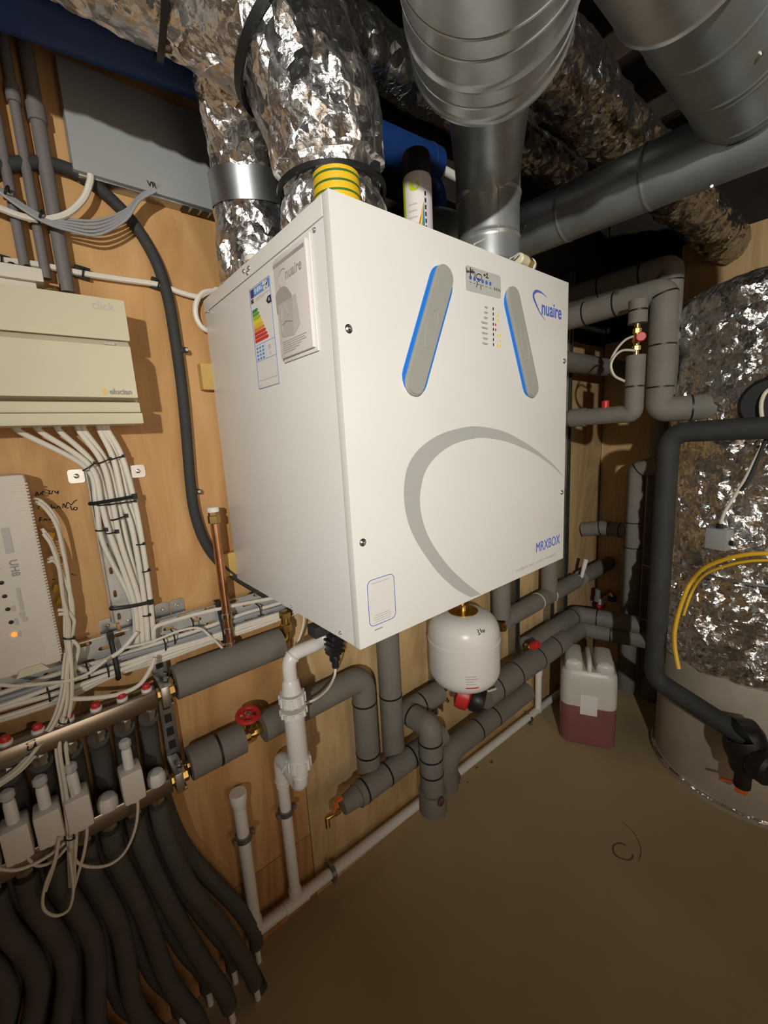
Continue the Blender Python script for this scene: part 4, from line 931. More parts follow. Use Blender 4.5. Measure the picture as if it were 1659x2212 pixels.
# dark insulated loops dropping from both bars to the floor
for i in range(10):
    x = xs[i]+.006
    ys, ye = .535, .545
    xe = -.085-i*.072
    P = [V((x, .495, zt1-.062)), V((x, .53, zt1-.11)), V((x+.002, .545, zt2-.05)), V((x+.035, .540, .52)), V((xe-.04, .535, .26)), V((xe, .535, .13)), V((xe+.005, .54, .065))]
    rt = thing('floor_heating_pipe', 'dark foam covered pipe from the upper manifold bar to the floor, %s from the right' % ordn[i], 'pipe', (xe, .54, 0), 'floor pipes from the upper bar')
    pp = catmull(P, 9); MB().tube(pp, .0205, 16).build('insulation', 'foam_dark', rt)
    MB().tube([pp[-1], V((xe+.006, .54, -.0))], .0085, 12).build('white_pipe_tail', 'pvc', rt)
    x2 = xs[i]-.004; xe2 = -.12-i*.072
    P = [V((x2, .496, zt2-.062)), V((x2+.003, .494, zt2-.14)), V((x2+.03, .485, .48)), V((xe2-.05, .470, .27)), V((xe2-.01, .462, .12)), V((xe2, .46, .055))]
    rt = thing('floor_heating_pipe', 'dark foam covered pipe from the lower manifold bar to the floor, %s from the right' % ordn[i], 'pipe', (xe2, .46, 0), 'floor pipes from the lower bar')
    pp = catmull(P, 9); MB().tube(pp, .0205, 16).build('insulation', 'foam_dark', rt)
    MB().tube([pp[-1], V((xe2+.003, .46, 0))], .0085, 12).build('white_pipe_tail', 'pvc', rt)

# ================================================================== PIPES LEFT OF AND UNDER THE UNIT
yA = .515
a0, a1 = Yp(376, 1470, yA), Yp(606, 1392, yA); zA = (a0.z+a1.z)/2
pa = pipe('insulated_pipe', 'short thick grey insulated pipe with the copper pipe standing on it', 'pipe', [V((a0.x, yA, zA)), V((a1.x, yA, zA))], .041, fr=0)
MB().lathe((a0.x-.035, yA, zA), (1, 0, 0), [(.014, 0), (.014, .012), (.018, .013), (.018, .03), (.012, .034), (.012, .06)], 8).build('brass_union', 'brass', pa)
bxx = Yp(620, 1375, yA).x
MB().tube(fillet([V((a1.x-.03, yA, zA)), V((bxx, yA, zA)), V((bxx, yA, zA+.075))], .02), .013, 14).build('brass_elbow', 'brass', pa)
MB().lathe((bxx, yA, zA+.03), (0, 0, 1), [(.018, 0), (.018, .02), (.013, .022), (.013, .04), (.017, .041), (.017, .055), (.010, .06)], 8).build('brass_nut', 'brass', pa)
MB().box((bxx+.016, yA, zA+.085), (.012, .006, .035), None, 0, .002).build('valve_lever', 'black', pa)
# copper pipe
cx_ = -.048; zc = Yp(457, 1106, .525).z
cp = thing('copper_pipe', 'upright copper pipe with a capped brass top left of the white unit', 'pipe', (cx_, .525, zA+.03))
MB().cyl((cx_, .525, zA+.02), (cx_, .525, zc), .0112, 18).build('tube', 'copper', cp)
MB().lathe((cx_, .525, zc-.03), (0, 0, 1), [(.012, 0), (.0155, .002), (.0155, .020), (.013, .022), (.013, .03)], 6).build('brass_cap', 'brass', cp, 20)
MB().lathe((cx_, .525, zc), (0, 0, 1), [(.0145, 0), (.0145, .010), (.012, .012)], 18).build('white_stop_end', 'pvc', cp)
for z in (zA+.035, zA+.075, zA+.115): MB().lathe((cx_, .525, z), (0, 0, 1), [(.0115, 0), (.0138, .002), (.0138, .014), (.0115, .016)], 18).build('solder_joint', 'solder', cp)
# lower run with the red wheel valve
b0, b1_ = Yp(408, 1645, yA), Yp(524, 1597, yA); zB = (b0.z+b1_.z)/2
pb = pipe('insulated_pipe', 'grey insulated stub between the manifold and the red wheel valve', 'pipe', [V((b0.x, yA, zB)), V((b1_.x, yA, zB))], .041, fr=0, ties=(.52,))
MB().lathe((b0.x-.04, yA, zB), (1, 0, 0), [(.014, 0), (.014, .012), (.018, .013), (.018, .03), (.012, .034), (.012, .06)], 8).build('brass_union', 'brass', pb)
gv = thing('gate_valve', 'brass gate valve with a red wheel handle between grey pipes', 'valve', (b1_.x+.035, yA, zB-.02))
vx = Yp(541, 1580, yA).x
MB().lathe((b1_.x-.01, yA, zB), (1, 0, 0), [(.012, 0), (.012, .012), (.018, .013), (.018, .028), (.014, .030), (.017, .042), (.017, .058), (.014, .066), (.018, .068), (.018, .084), (.012, .088), (.012, .105)], 10).build('valve_body', 'brass', gv, 25)
MB().lathe((vx, yA, zB+.008), (0, -.18, 1), [(.016, 0), (.016, .012), (.012, .014), (.012, .03), (.007, .032), (.006, .055)], 10).build('bonnet', 'brass', gv, 25)
wc = V((vx-.005, yA-.012, zB+.064)); wn = V((.05, -.18, 1))
mb = MB(); mb.torus(wc, wn, .0275, .0065, 28, 8); mb.lathe(wc-wn.normalized()*.003, wn, [(.013, 0), (.013, .006)], 16)
for k in range(4):
    d = V((math.cos(k*PI/2+.4), math.sin(k*PI/2+.4), 0)); mb.tube([wc, wc+d*.0275], .0045, 6)
mb.build('wheel', 'red', gv); MB().lathe(wc+wn.normalized()*.002, wn, [(.009, 0), (.009, .004), (.005, .007)], 12).build('wheel_nut', 'chrome', gv)
c0, c1, c2 = Yp(566, 1576, yA), Yp(782, 1478, yA), Yp(803, 1690, yA); zB2 = zB
xc = Yp(790, 1560, yA).x; zP3 = Yp(800, 1700, .47).z
pipe('insulated_pipe', 'grey insulated pipe from the red wheel valve turning down at its elbow', 'pipe', [V((c0.x, yA, zB)), V((xc, yA, zB)), V((xc, yA, zP3+.02))], .041, fr=.05, ties=(.62, .90))
xp1 = Yp(845, 1520, yA).x
pipe('insulated_pipe', 'straight upright grey insulated pipe dropping from under the white unit', 'pipe', [V((xp1, yA, Z0-.001)), V((xp1, yA, zP3+.02))], .041, fr=0, ties=(.70,))
y3 = .47; e0, e1 = Yp(772, 1722, y3), Yp(908, 1615, y3); z3 = (e0.z+e1.z)/2
p3_ = pipe('insulated_pipe', 'low grey insulated header joining the two upright pipes, ending in a drain tap', 'pipe', [V((e0.x, y3, z3)), V((e1.x+.12, y3, z3))], .040, fr=0, ties=(.06, .30, .58, .82))
MB().tube([V((e0.x-.06, y3, z3-.002)), V((e0.x, y3, z3))], [.026, .034], 20).build('narrow_sleeve', 'foam', p3_)
tx = Yp(722, 1765, y3).x
MB().lathe((tx-.03, y3, z3-.004), (1, 0, 0), [(.006, 0), (.009, .01), (.009, .03), (.012, .031), (.012, .05), (.008, .052), (.008, .09)], 10).build('drain_tap', 'brass', p3_)
mb = MB(); mb.tube([V((tx, y3, z3)), V((tx+.004, y3-.012, z3+.035))], .006, 8); mb.box((tx+.022, y3, z3+.03), (.026, .008, .008)); mb.build('orange_lever', 'orange', p3_)
MB().tube([V((tx-.025, y3, z3-.004)), V((tx-.03, y3-.01, z3-.028))], .008, 10).build('tap_outlet', 'brass', p3_)
# box-like elbow cluster
ye = .385
f0, f1 = Yp(936, 1692, ye), Yp(926, 1572, ye); xf = (f0.x+f1.x)/2
pf = pipe('insulated_pipe', 'boxy grey insulated elbow cluster with a dark open end pointing down', 'pipe', [V((xf, ye, f0.z-.02)), V((xf, ye, f1.z)), V((xf, .50, f1.z)), V((xf+.17, .50, f1.z))], .042, fr=.018, ties=(.14, .26, .38, .62, .80))
MB().tube([V((xf, ye, f0.z-.10)), V((xf, ye, f0.z-.02))], .050, 20).build('lower_sleeve', 'foam', pf)
MB().lathe((xf-.01, ye-.049, f0.z-.03), (0, -1, 0), [(.016, 0), (.016, .004), (.010, .005), (.010, .0005)], 14).build('rusty_opening', 'rust', pf)
bxv = V((xf+.172, .50, f1.z))
MB().lathe(bxv, (1, 0, 0), [(.012, 0), (.018, .004), (.018, .02), (.012, .022), (.012, .05)], 8).build('brass_union', 'brass', pf)
MB().tube([bxv+V((.012, -.01, -.01)), bxv+V((.02, -.03, -.04))], .006, 8).build('valve_lever', 'brass', pf)
# bracket strip on wall
q = Yp(897, 1515, .578); rt = thing('fixing_strip', 'small zinc fixing strip with a threaded stud on the wall under the unit', 'bracket', q)
MB().box(q+V((0, -.002, 0)), (.02, .003, .085), None, 0, .001).build('plate', 'zinc_edge', rt); MB().cyl(q+V((0, -.002, 0)), q+V((.02, -.085, -.012)), .005, 8).build('stud', 'zinc_edge', rt); MB().lathe(q+V((0, -.003, -.025)), (0, -1, 0), [(.006, 0), (.006, .004)], 6).build('bolt', 'zinc_edge', rt)
# curved run behind it
yg = .49
g0, g1_, g2_ = Yp(965, 1672, yg), Yp(974, 1566, yg), Yp(1112, 1512, yg)
pipe('insulated_pipe', 'dark grey insulated pipe turning from upright to level behind the boxy cluster', 'pipe', [V((g0.x, yg, g0.z-.06)), V((g0.x, yg, g2_.z)), V((g2_.x+.1, yg, g2_.z))], .046, fr=.07, ties=(.45, .62))
# pump head below the vessel
pm = thing('pump', 'red pump body with a black motor head below the white vessel', 'pump', Yp(1020, 1540, .44))
c = Yp(1004, 1500, .42); ax = V((.45, -.75, -.25)).normalized()
MB().lathe(c-ax*.035, ax, [(.03, 0), (.055, .008), (.058, .03), (.055, .052), (.04, .06)], 26).build('red_body', 'red', pm)
MB().lathe(c+ax*.025, ax, [(.044, 0), (.048, .006), (.048, .04), (.042, .05), (.02, .053)], 26).build('black_head', 'black', pm)
# thick run from the pump to the right
yh = .45
h0, h1 = Yp(1042, 1496, yh), Yp(1215, 1388, yh); zh = (h0.z+h1.z)/2
ph = pipe('insulated_pipe', 'thick dark grey insulated run rising right from the pump past the red knob', 'pipe', [V((h0.x, yh, zh)), V((h1.x, yh, zh))], .055, fr=0, ties=(.12, .34, .62, .84))
q = Yp(1160, 1392, yh-.05); MB().lathe(q, (0, -.8, .6), [(.018, -.03), (.018, .004), (.014, .010)], 18).build('red_knob', 'red', ph)
q = Yp(1055, 1493, .39); MB().tube([q, q+V((.05, 0, -.012))], .0045, 8).build('white_pin', 'pvc', ph)
# second level runs
yi = .50
i0, i1 = Yp(1088, 1342, yi), Yp(1243, 1252, yi); zi = (i0.z+i1.z)/2
pi_ = pipe('insulated_pipe', 'grey insulated pipe behind the vessel leading to the white lever valve', 'pipe', [V((i0.x, yi, zi)), V((i1.x, yi, zi))], .042, fr=0, ties=(.42, .60), mat_tie='cable_white')
for px in (1083, 1186):
    x = Yp(px, 1300, yi).x; MB().tube([V((x, yi, zi+.02)), V((x, yi, zi+.30))], .040, 20).build('branch_sleeve', 'foam', pi_)
x = i0.x-.02; MB().lathe((x-.01, yi-.01, zi-.035), (0, 0, 1), [(.022, 0), (.022, .02), (.016, .022), (.016, .04)], 8).build('brass_nut', 'brass', pi_)
lv = thing('lever_valve', 'chrome lever valve with a white handle near the room corner', 'valve', V((i1.x+.03, yi, zi)))
MB().lathe((i1.x-.005, yi, zi), (1, 0, 0), [(.02, 0), (.024, .01), (.024, .03), (.018, .032), (.018, .05), (.024, .052), (.024, .075)], 10).build('valve_body', 'chrome', lv, 25)
MB().tube(catmull([V((i1.x+.03, yi-.02, zi+.02)), V((i1.x+.03, yi-.03, zi+.07)), V((i1.x+.035, yi-.04, zi+.125))], 5), [.010]*5+[.012]*6, 10).build('white_handle', 'pvc', lv)
pipe('insulated_pipe', 'dark insulated pipe continuing right of the white lever valve to the corner', 'pipe', [V((i1.x+.07, yi, zi)), V((XW-.03, yi, zi))], .042, fr=0)
yj = .50
j0, j1 = Yp(1145, 1395, yj), Yp(1245, 1322, yj); zj = (j0.z+j1.z)/2
pj_ = pipe('insulated_pipe', 'grey insulated pipe with a bend above the plastic canister', 'pipe', [V((j0.x-.02, yj, zj)), V((j1.x, yj, zj)), V((j1.x+.08, yj-.30, zj))], .045, fr=.02, ties=(.55, .75))
MB().lathe((j0.x-.05, yj-.01, zj), (1, 0, 0), [(.014, 0), (.022, .006), (.022, .03), (.015, .034)], 8).build('brass_union', 'brass', pj_)
yk = .47
k0, k1 = Yp(1205, 1400, yk), Yp(1256, 1350, yk); zk = (k0.z+k1.z)/2
pk = pipe('insulated_pipe', 'lower grey insulated pipe with a bend directly behind the canister top', 'pipe', [V((k0.x-.03, yk, zk)), V((k1.x, yk, zk)), V((k1.x+.1, yk-.32, zk))], .046, fr=.02, ties=(.70,))
MB().lathe((k0.x-.06, yk, zk), (1, 0, 0), [(.014, 0), (.022, .006), (.022, .03), (.015, .034)], 8).build('brass_union', 'brass', pk)
q = V((k1.x+.1, yk-.325, zk)); MB().lathe(q, (.3, -1, 0), [(.02, 0), (.03, .005), (.03, .02)], 16).build('red_cap', 'red', pk)
# fittings in the corner
q = Yp(1292, 1288, .5); ft = thing('mixing_valve', 'small white topped valve with red and blue caps near the corner', 'valve', q)
MB().lathe(q+V((0, 0, -.03)), (0, 0, 1), [(.022, 0), (.022, .03), (.018, .032), (.018, .075)], 16).build('grey_stem', 'foam', ft); MB().lathe(q+V((0, -.02, -.045)), (0, 0, 1), [(.017, 0), (.017, .035)], 14).build('white_neck', 'pvc', ft)
MB().lathe(q+V((0, -.02, -.065)), (0, 0, 1), [(.024, 0), (.024, .02)], 14).build('red_cap', 'red', ft); MB().lathe(q+V((.13, -.03, -.06)), (0, 0, 1), [(.024, 0), (.024, .03)], 14).build('blue_cap', 'blue_pipe', ft); MB().tube([q+V((0, 0, 0)), q+V((.13, -.01, 0)), q+V((.13, -.03, -.04))], .014, 10).build('brass_bridge', 'brass', ft)

# ================================================================== EXPANSION VESSEL
yv = .40; cv = Yp(1002, 1400, yv); dep = (cv-CAM).dot(fwd); RV = 78/FPX*dep*.97
zb_, zt_ = Yp(1002, 1480, yv).z+.012, Yp(1002, 1318, yv).z; zm = Yp(1002, 1425, yv-RV*.8).z
ve = thing('expansion_vessel', 'white rounded expansion vessel hanging under the white unit', 'expansion vessel', (cv.x, yv, zb_))
prof = []
H1 = zm-zb_
for i in range(9): t = i/8*PI/2; prof.append((max(.001, RV*math.sin(t)**.55), .070*(1-math.cos(t))))
prof += [(RV, H1-.004), (RV+.0025, H1-.002), (RV+.0025, H1+.003), (RV, H1+.005)]
HT = zt_-zb_
for i in range(9): t = i/8*PI/2; prof.append((RV*math.cos(t)**.5 if i < 8 else .028, HT-.080+.080*math.sin(t)))
MB().lathe((cv.x, yv, zb_), (0, 0, 1), prof, 48).build('shell', 'pvc', ve, 50)
MB().lathe((cv.x, yv, zt_-.002), (0, 0, 1), [(.055, 0), (.055, .004), (.03, .007), (.022, .008), (.022, .03)], 24).build('brass_flange', 'brass', ve)
MB().tube([V((cv.x, yv, zt_+.02)), V((cv.x, yv, zt_+.09)), V((cv.x, .56, zt_+.10))], .014, 12).build('connection_pipe', 'copper', ve)
vdir = math.atan2(CAM.y-yv, CAM.x-cv.x)
def vpt(a, z, r): return V((cv.x+r*math.cos(vdir+a), yv+r*math.sin(vdir+a), z))
mb = MB()
for k, (wl, mm_) in enumerate(((.30, 0), (.34, 0), (.22, 0), (.28, 0))):
    z = zb_+.098-k*.0095; P = []
    for i in range(7): a = .03+wl*i/6; P += [vpt(a, z, RV+.0008), vpt(a, z+.0032, RV+.0008)]
    mb.add(P, [(2*i, 2*i+2, 2*i+3, 2*i+1) for i in range(6)])
mb.build('rating_print', 'print_pale', ve, 0)
mb = MB(); P = []
for i in range(7): a = .03+.34*i/6; P += [vpt(a, zb_+.054, RV-.001), vpt(a, zb_+.059, RV+.0004)]
mb.add(P, [(2*i, 2*i+2, 2*i+3, 2*i+1) for i in range(6)]); mb.build('red_print', 'red', ve, 0)
sphr = lambda a, t: vpt(a, zb_+HT-.080+.080*math.sin(t), RV*math.cos(t)**.5+.0012)
mb = MB()
for st in ([(.42, .78), (.47, .72), (.43, .66), (.48, .58), (.42, .54)], [(.53, .80), (.53, .62), (.57, .66), (.54, .72)], [(.60, .70), (.63, .62), (.60, .60), (.62, .72)], [(.66, .72), (.66, .62)]): ink_line(mb, [sphr(a, t) for a, t in st], .0012)
mb.build('pen_note', 'ink', ve)

# ================================================================== DRAIN: TRAP AND WASTE PIPES
yt = .412
T0 = Yp(704, 1384, yt); T1 = Yp(622, 1416, yt); zT = (T0.z+T1.z)/2; xt = T1.x; xt2 = T0.x
tr = thing('condensate_trap', 'white plastic drain trap and pipe dropping from under the white unit', 'drain trap', (xt, yt, .55))
ptop = fillet([V((xt2, yt, Z0-.001)), V((xt2, yt, zT)), V((xt, yt, zT)), V((xt, yt, zT-.075))], .035, 8)
MB().tube(ptop, .0185, 20).build('upper_bend', 'pvc', tr)
for k in range(5):
    c_, d_ = along(ptop, .30+k*.045); MB().torus(c_, d_, .0185, .0032, 24, 6).build('bend_rib', 'pvc', tr)
c_, d_ = along(ptop, .80); MB().torus(c_, d_, .019, .003, 24, 6).build('joint_ring', 'pvc', tr)
zN1 = Yp(631, 1508, yt).z; zN2 = Yp(648, 1645, yt).z; zU = Yp(655, 1692, yt).z
MB().lathe((xt, yt, zT-.082), (0, 0, 1), [(.0205, 0), (.0215, .002), (.0215, .010), (.0205, .012)], 24).build('socket_ring', 'pvc', tr)
MB().lathe((xt, yt, zN1+.02), (0, 0, 1), [(.027, 0), (.024, .012), (.022, .03), (.0185, .036), (.0185, zT-.08-zN1-.02)], 24).build('inlet_neck', 'pvc', tr)
def nut(z, h, r, nm='compression_nut'):
    mb = MB(); mb.lathe((xt, yt, z-h/2), (0, 0, 1), [(r-.002, 0), (r, .002), (r, h-.002), (r-.002, h)], 28)
    for k in range(12):
        a = 2*PI*k/12; mb.box((xt+math.cos(a)*(r+.0008), yt+math.sin(a)*(r+.0008), z), (.006, .004, h*.86), Matrix.Rotation(a+PI/2, 3, 'Z'))
    mb.build(nm, 'pvc', tr)
nut(zN1, .030, .033); nut(zN1-.038, .018, .034, 'locking_ring')
MB().lathe((xt, yt, zN2), (0, 0, 1), [(.026, 0), (.0275, .01), (.0275, zN1-.06-zN2), (.031, zN1-.045-zN2)], 28).build('valve_body', 'pvc', tr)
nut(zN2, .034, .031)
yl = .54
ub = fillet([V((xt, yt, zN2-.01)), V((xt, yt, zU-.01)), V((xt, yl, zU-.01+.03)), V((xt, yl, zU-.09))], .034, 8)
MB().tube(ub, .0205, 20).build('lower_bend', 'pvc', tr)
for s in (.10, .46, .92): c_, d_ = along(ub, s); MB().torus(c_, d_, .0205, .003, 24, 6).build('joint_ring', 'pvc', tr)
fl0 = Yp(578, 1996, yl); fl1 = Yp(1215, 1490, yl)
x_0 = -.075; zf0, zf1 = max(.05, Yp(578, 1992, yl).z), .030
def zfl(x): return zf0+(zf1-zf0)*min(1, (x-x_0)/1.8)
wp = thing('waste_pipe', 'long white waste pipe running along the foot of the wall with two uprights', 'pipe', (x_0, yl, 0))
MB().tube([V((x_0, yl, zfl(x_0))), V((2.05, yl, zfl(2.05)))], .0172, 20).build('floor_run', 'pvc', wp)
zcap = Yp(527, 1712, yl).z
MB().tube(fillet([V((x_0+.05, yl, zfl(x_0))), V((x_0, yl, zfl(x_0))), V((x_0, yl, zfl(x_0)+.06)), V((x_0, yl, zcap))], .022), .0172, 20).build('capped_upright', 'pvc', wp)
MB().lathe((x_0, yl, zcap-.035), (0, 0, 1), [(.0175, 0), (.0205, .012), (.0235, .030), (.0235, .045), (.0225, .047)], 26).build('socket_cap', 'pvc', wp)
MB().tube([V((xt, yl, zU-.08)), V((xt, yl, zfl(xt)))], .0172, 20).build('trap_upright', 'pvc', wp)
for x in (x_0, xt): MB().lathe((x, yl, zfl(x)+.012), (0, 0, 1), [(.0175, .0), (.0205, .004), (.0205, .034), (.0175, .036)], 22).build('tee_socket', 'pvc', wp)
MB().tube([V((xt-.04, yl, zfl(xt-.04))), V((xt+.04, yl, zfl(xt+.04)))], .0202, 20).build('tee_body', 'pvc', wp)
xs_ = Yp(1163, 1500, yl).x; MB().tube([V((xs_, yl, zfl(xs_))), V((xs_, yl, Yp(1160, 1452, yl).z))], .0172, 20).build('right_stub', 'pvc', wp)
MB().lathe((xs_, yl, Yp(1160, 1456, yl).z-.01), (0, 0, 1), [(.0175, 0), (.021, .004), (.021, .03)], 20).build('stub_socket', 'pvc', wp)
def pclip(c, ax, lab, off):
    c = V(c); rt = thing('pipe_clip', lab, 'pipe clip', c, 'metal pipe clips')
    b_ = MB(); band(b_, c, ax, .0195, .016, .004, 24); b_.build('band', 'steel_dull', rt)
    s = V(off); mb = MB()
    for k in (-1, 1): MB().box(c+s*k*.026, (.012, .016, .012), None, 0, .001).build('lug', 'steel_dull', rt)
    MB().cyl(c+V((0, .015, 0)), V((c.x, .5795, c.z)), .005, 8).build('stud', 'zinc', rt)
    for k in (-1, 1): MB().lathe(c+s*k*.026+V((0, -.008, 0)), (0, -1, 0), [(.005, 0), (.005, .004)], 6).build('bolt', 'zinc_edge', rt)
zc1 = Yp(540, 1797, yl).z; pclip((x_0, yl, zc1), (0, 0, 1), 'metal pipe clip on the capped white upright', (1, 0, 0))
zc2 = Yp(622, 1748, yl).z; pclip((xt, yl, zc2), (0, 0, 1), 'metal pipe clip on the white upright below the trap', (1, 0, 0))
for px, py, lab in ((718, 1893, 'metal pipe clip on the floor run near the white upright'), (985, 1690, 'metal pipe clip on the floor run below the boxy cluster'), (1142, 1545, 'metal pipe clip on the floor run near the plastic canister')):
    x = Yp(px, py, yl).x; pclip((x, yl, zfl(x)), (1, 0, 0), lab, (0, .35, .94))
# black isolator hanging by the trap
ib = thing('plug_connector', 'black plug connector hanging below the corner of the unit', 'connector', Yp(725, 1420, .33))
q = Yp(722, 1392, .33)
MB().box(q, (.036, .03, .055), Matrix.Rotation(.2, 3, 'Y'), 0, .006).build('body', 'black_gloss', ib)
for k in range(3): MB().box(q+V((0, 0, .012-k*.014)), (.042, .034, .005), Matrix.Rotation(.2, 3, 'Y')).build('rib', 'black_gloss', ib)
q2 = Yp(724, 1430, .33); MB().lathe(q2+V((0, 0, .02)), (0, 0, -1), [(.012, 0), (.014, .006), (.014, .014), (.009, .016), (.0095, .034), (.006, .036)], 12).build('gland', 'black_gloss', ib)
q3 = Yp(690, 1358, .36); MB().box(q3+V((0, 0, .0)), (.05, .04, .03), None, 0, .004).build('upper_block', 'black_foam', ib)
MB().tube([q, V((q.x+.01, .33, Z0-.001))], .009, 8).build('tail', 'black', ib)
cable('cable', 'thin white lead curving down from the black plug to the grey pipe', [q2+V((0, 0, -.016)), Yp(722, 1462, .33), Yp(708, 1488, .37), Yp(685, 1508, .42), Yp(660, 1520, .44)], .0034, 'cable_white')
cable('cable', 'thin white lead hanging behind the trap bend to the brass elbow', [Yp(657, 1325, .5), Yp(655, 1350, .5), Yp(648, 1375, .5), Yp(640, 1392, .5)], .0034, 'cable_white')
# ================================================================== RIGHT HAND PIPES
xa = 1.53
A0 = Xp(1225, 668, xa); A1 = Xp(1412, 632, xa); A2 = Xp(1428, 885, xa); ya_ = Xp(1429, 760, xa).y; zA1 = Xp(1412, 634, xa).z
TC = V((1.885, -.265, 0)); TR = .345
pA = pipe('insulated_pipe', 'upright grey insulated pipe in front of the foil tank bending into the tank', 'pipe', [V((xa, .56, zA1-.02)), V((xa, ya_+.12, zA1)), V((xa, ya_, zA1)), V((xa, ya_, A2.z)), V((xa+.075, ya_-.165, A2.z))], .0475, fr=.035, ties=(.20, .31, .47, .63, .77, .93))
xc2 = 1.66
C1 = Xp(1440, 580, xc2); yc2 = Xp(1441, 700, xc2).y
pipe('insulated_pipe', 'highest grey insulated pipe crossing to the tank behind the upright one', 'pipe', [V((xc2, .56, C1.z)), V((xc2, yc2, C1.z)), V((xc2, yc2, A2.z+.06))], .048, fr=.025, ties=(.23, .40, .55))
xv = 1.42
q = Xp(1374, 760, xv); yv_ = q.y; zv = lambda py: Xp(1374, py, xv).z
pv = pipe('insulated_pipe', 'grey insulated pipe with a bare brass valve section and red knob', 'pipe', [V((xv, yv_, zv(650))), V((xv, yv_, zv(700)))], .032, fr=0, ties=(.45,))
MB().tube(fillet([V((xv, yv_, zv(768))), V((xv, yv_, zv(893))), V((xv, .57, zv(893)-.0))], .02), .0335, 22).build('lower_insulation', 'foam', pv)
c_ = V((xv, yv_, zv(835))); band(MB(), c_, (0, 0, 1), .0335, .006, .0012).build('cable_tie', 'black', pv)
MB().tube([V((xv, .34, zv(893))), V((xv, .28, zv(893)))], .0375, 22).build('wide_sleeve', 'foam', pv)
q = Xp(1308, 868, xv); MB().lathe(q, (0, 0, 1), [(.014, -.03), (.014, .002), (.011, .005)], 14).build('red_cap', 'red', pv)
MB().cyl(V((xv, yv_, zv(770))), V((xv, yv_, zv(690))), .010, 14).build('brass_pipe', 'brass', pv)
for py in (715, 735, 752): MB().lathe((xv, yv_, zv(py)), (0, 0, 1), [(.011, -.010), (.0155, -.009), (.0155, .007), (.011, .010)], 8).build('brass_nut', 'brass', pv, 20)
q = Xp(1384, 727, xv-.035); MB().lathe(q+V((.03, .012, 0)), (-1, -.45, 0), [(.008, 0), (.008, .022), (.0165, .023), (.0165, .033), (.014, .035)], 20).build('red_knob', 'red', pv)
for k in range(2):
    cable('cable', ('outer', 'inner')[k]+' pale thermostat lead looping left of the brass valve', [Xp(*p, xv-.02*k) for p in (((1372, 725), (1350, 735), (1330, 758), (1318, 785), (1322, 808), (1348, 823)), ((1372, 757), (1345, 757), (1328, 770), (1320, 790), (1328, 812), (1350, 824)))[k]], .0045, 'cable_cream', 'thermostat leads')
xs1 = 2.05
q0, q1 = Yp(1228, 782, .47), Yp(1296, 772, .47)
ps = pipe('insulated_pipe', 'short fat grey insulated stub ending at the room corner', 'pipe', [V((q0.x-.25, .47, q0.z)), V((q0.x+.17, .47, q0.z)), V((XW-.06, .44, q0.z-.01))], .046, fr=.02, ties=(.72,))
xw = 2.08; yw = Xp(1363, 1250, xw).y
pw = pipe('insulated_pipe', 'tall upright grey insulated pipe standing right of the canister with a capped bend', 'pipe', [V((xw, yw, .03)), V((xw, yw, Xp(1368, 1015, xw).z)), V((xw, yw-.11, Xp(1368, 1015, xw).z+.03))], .047, fr=.05, ties=(.62, .72, .93))
q = Xp(1300, 1140, xw); z_ = q.z
pipe('insulated_pipe', 'level grey insulated branch joining the tall upright pipe', 'pipe', [V((xw-.02, .57, z_-.02)), V((xw, .47, z_)), V((xw, yw+.03, z_))], .042, fr=.02, ties=(.40, .62, .86))
xl = 2.18; yl2 = Xp(1408, 1200, xl).y
pipe('insulated_pipe', 'pale grey upright pipe half hidden behind the black pipe', 'pipe', [V((xl, yl2, .02)), V((xl, yl2, 2.0))], .040, 'foam', fr=0, ties=(.22, .38), mat_tie='cable_white')
q = Zp(1400, 1490, .0)
o = thing('pipe_sleeve', 'lumpy grey insulation boot where the upright pipes meet the floor', 'insulation', (2.14, .18, 0))
MB().lathe((2.15, .185, .001), (0, 0, 1), [(.065, 0), (.07, .05), (.058, .10), (.048, .14)], 20).build('boot', 'foam', o); MB().lathe((2.16, .10, .001), (0, 0, 1), [(.055, 0), (.06, .04), (.05, .09), (.03, .10)], 20).build('boot', 'foam', o)
# black insulated pipe
xb = 1.44
B1 = Xp(1443, 935, xb); yb = Xp(1432, 1150, xb).y; zb1 = B1.z; zb2 = Xp(1440, 1475, xb).z
pbk = thing('insulated_pipe', 'black foam insulated pipe hooking round the foil tank down to the pump', 'pipe', V((xb, yb, zb2-.2)))
MB().tube(fillet([V((xb, yb-.60, zb1+.01)), V((xb, yb, zb1)), V((xb, yb, zb2)), V((xb-.01, yb-.30, zb2-.10))], .065, 10), .036, 24).build('insulation', 'black_foam', pbk)

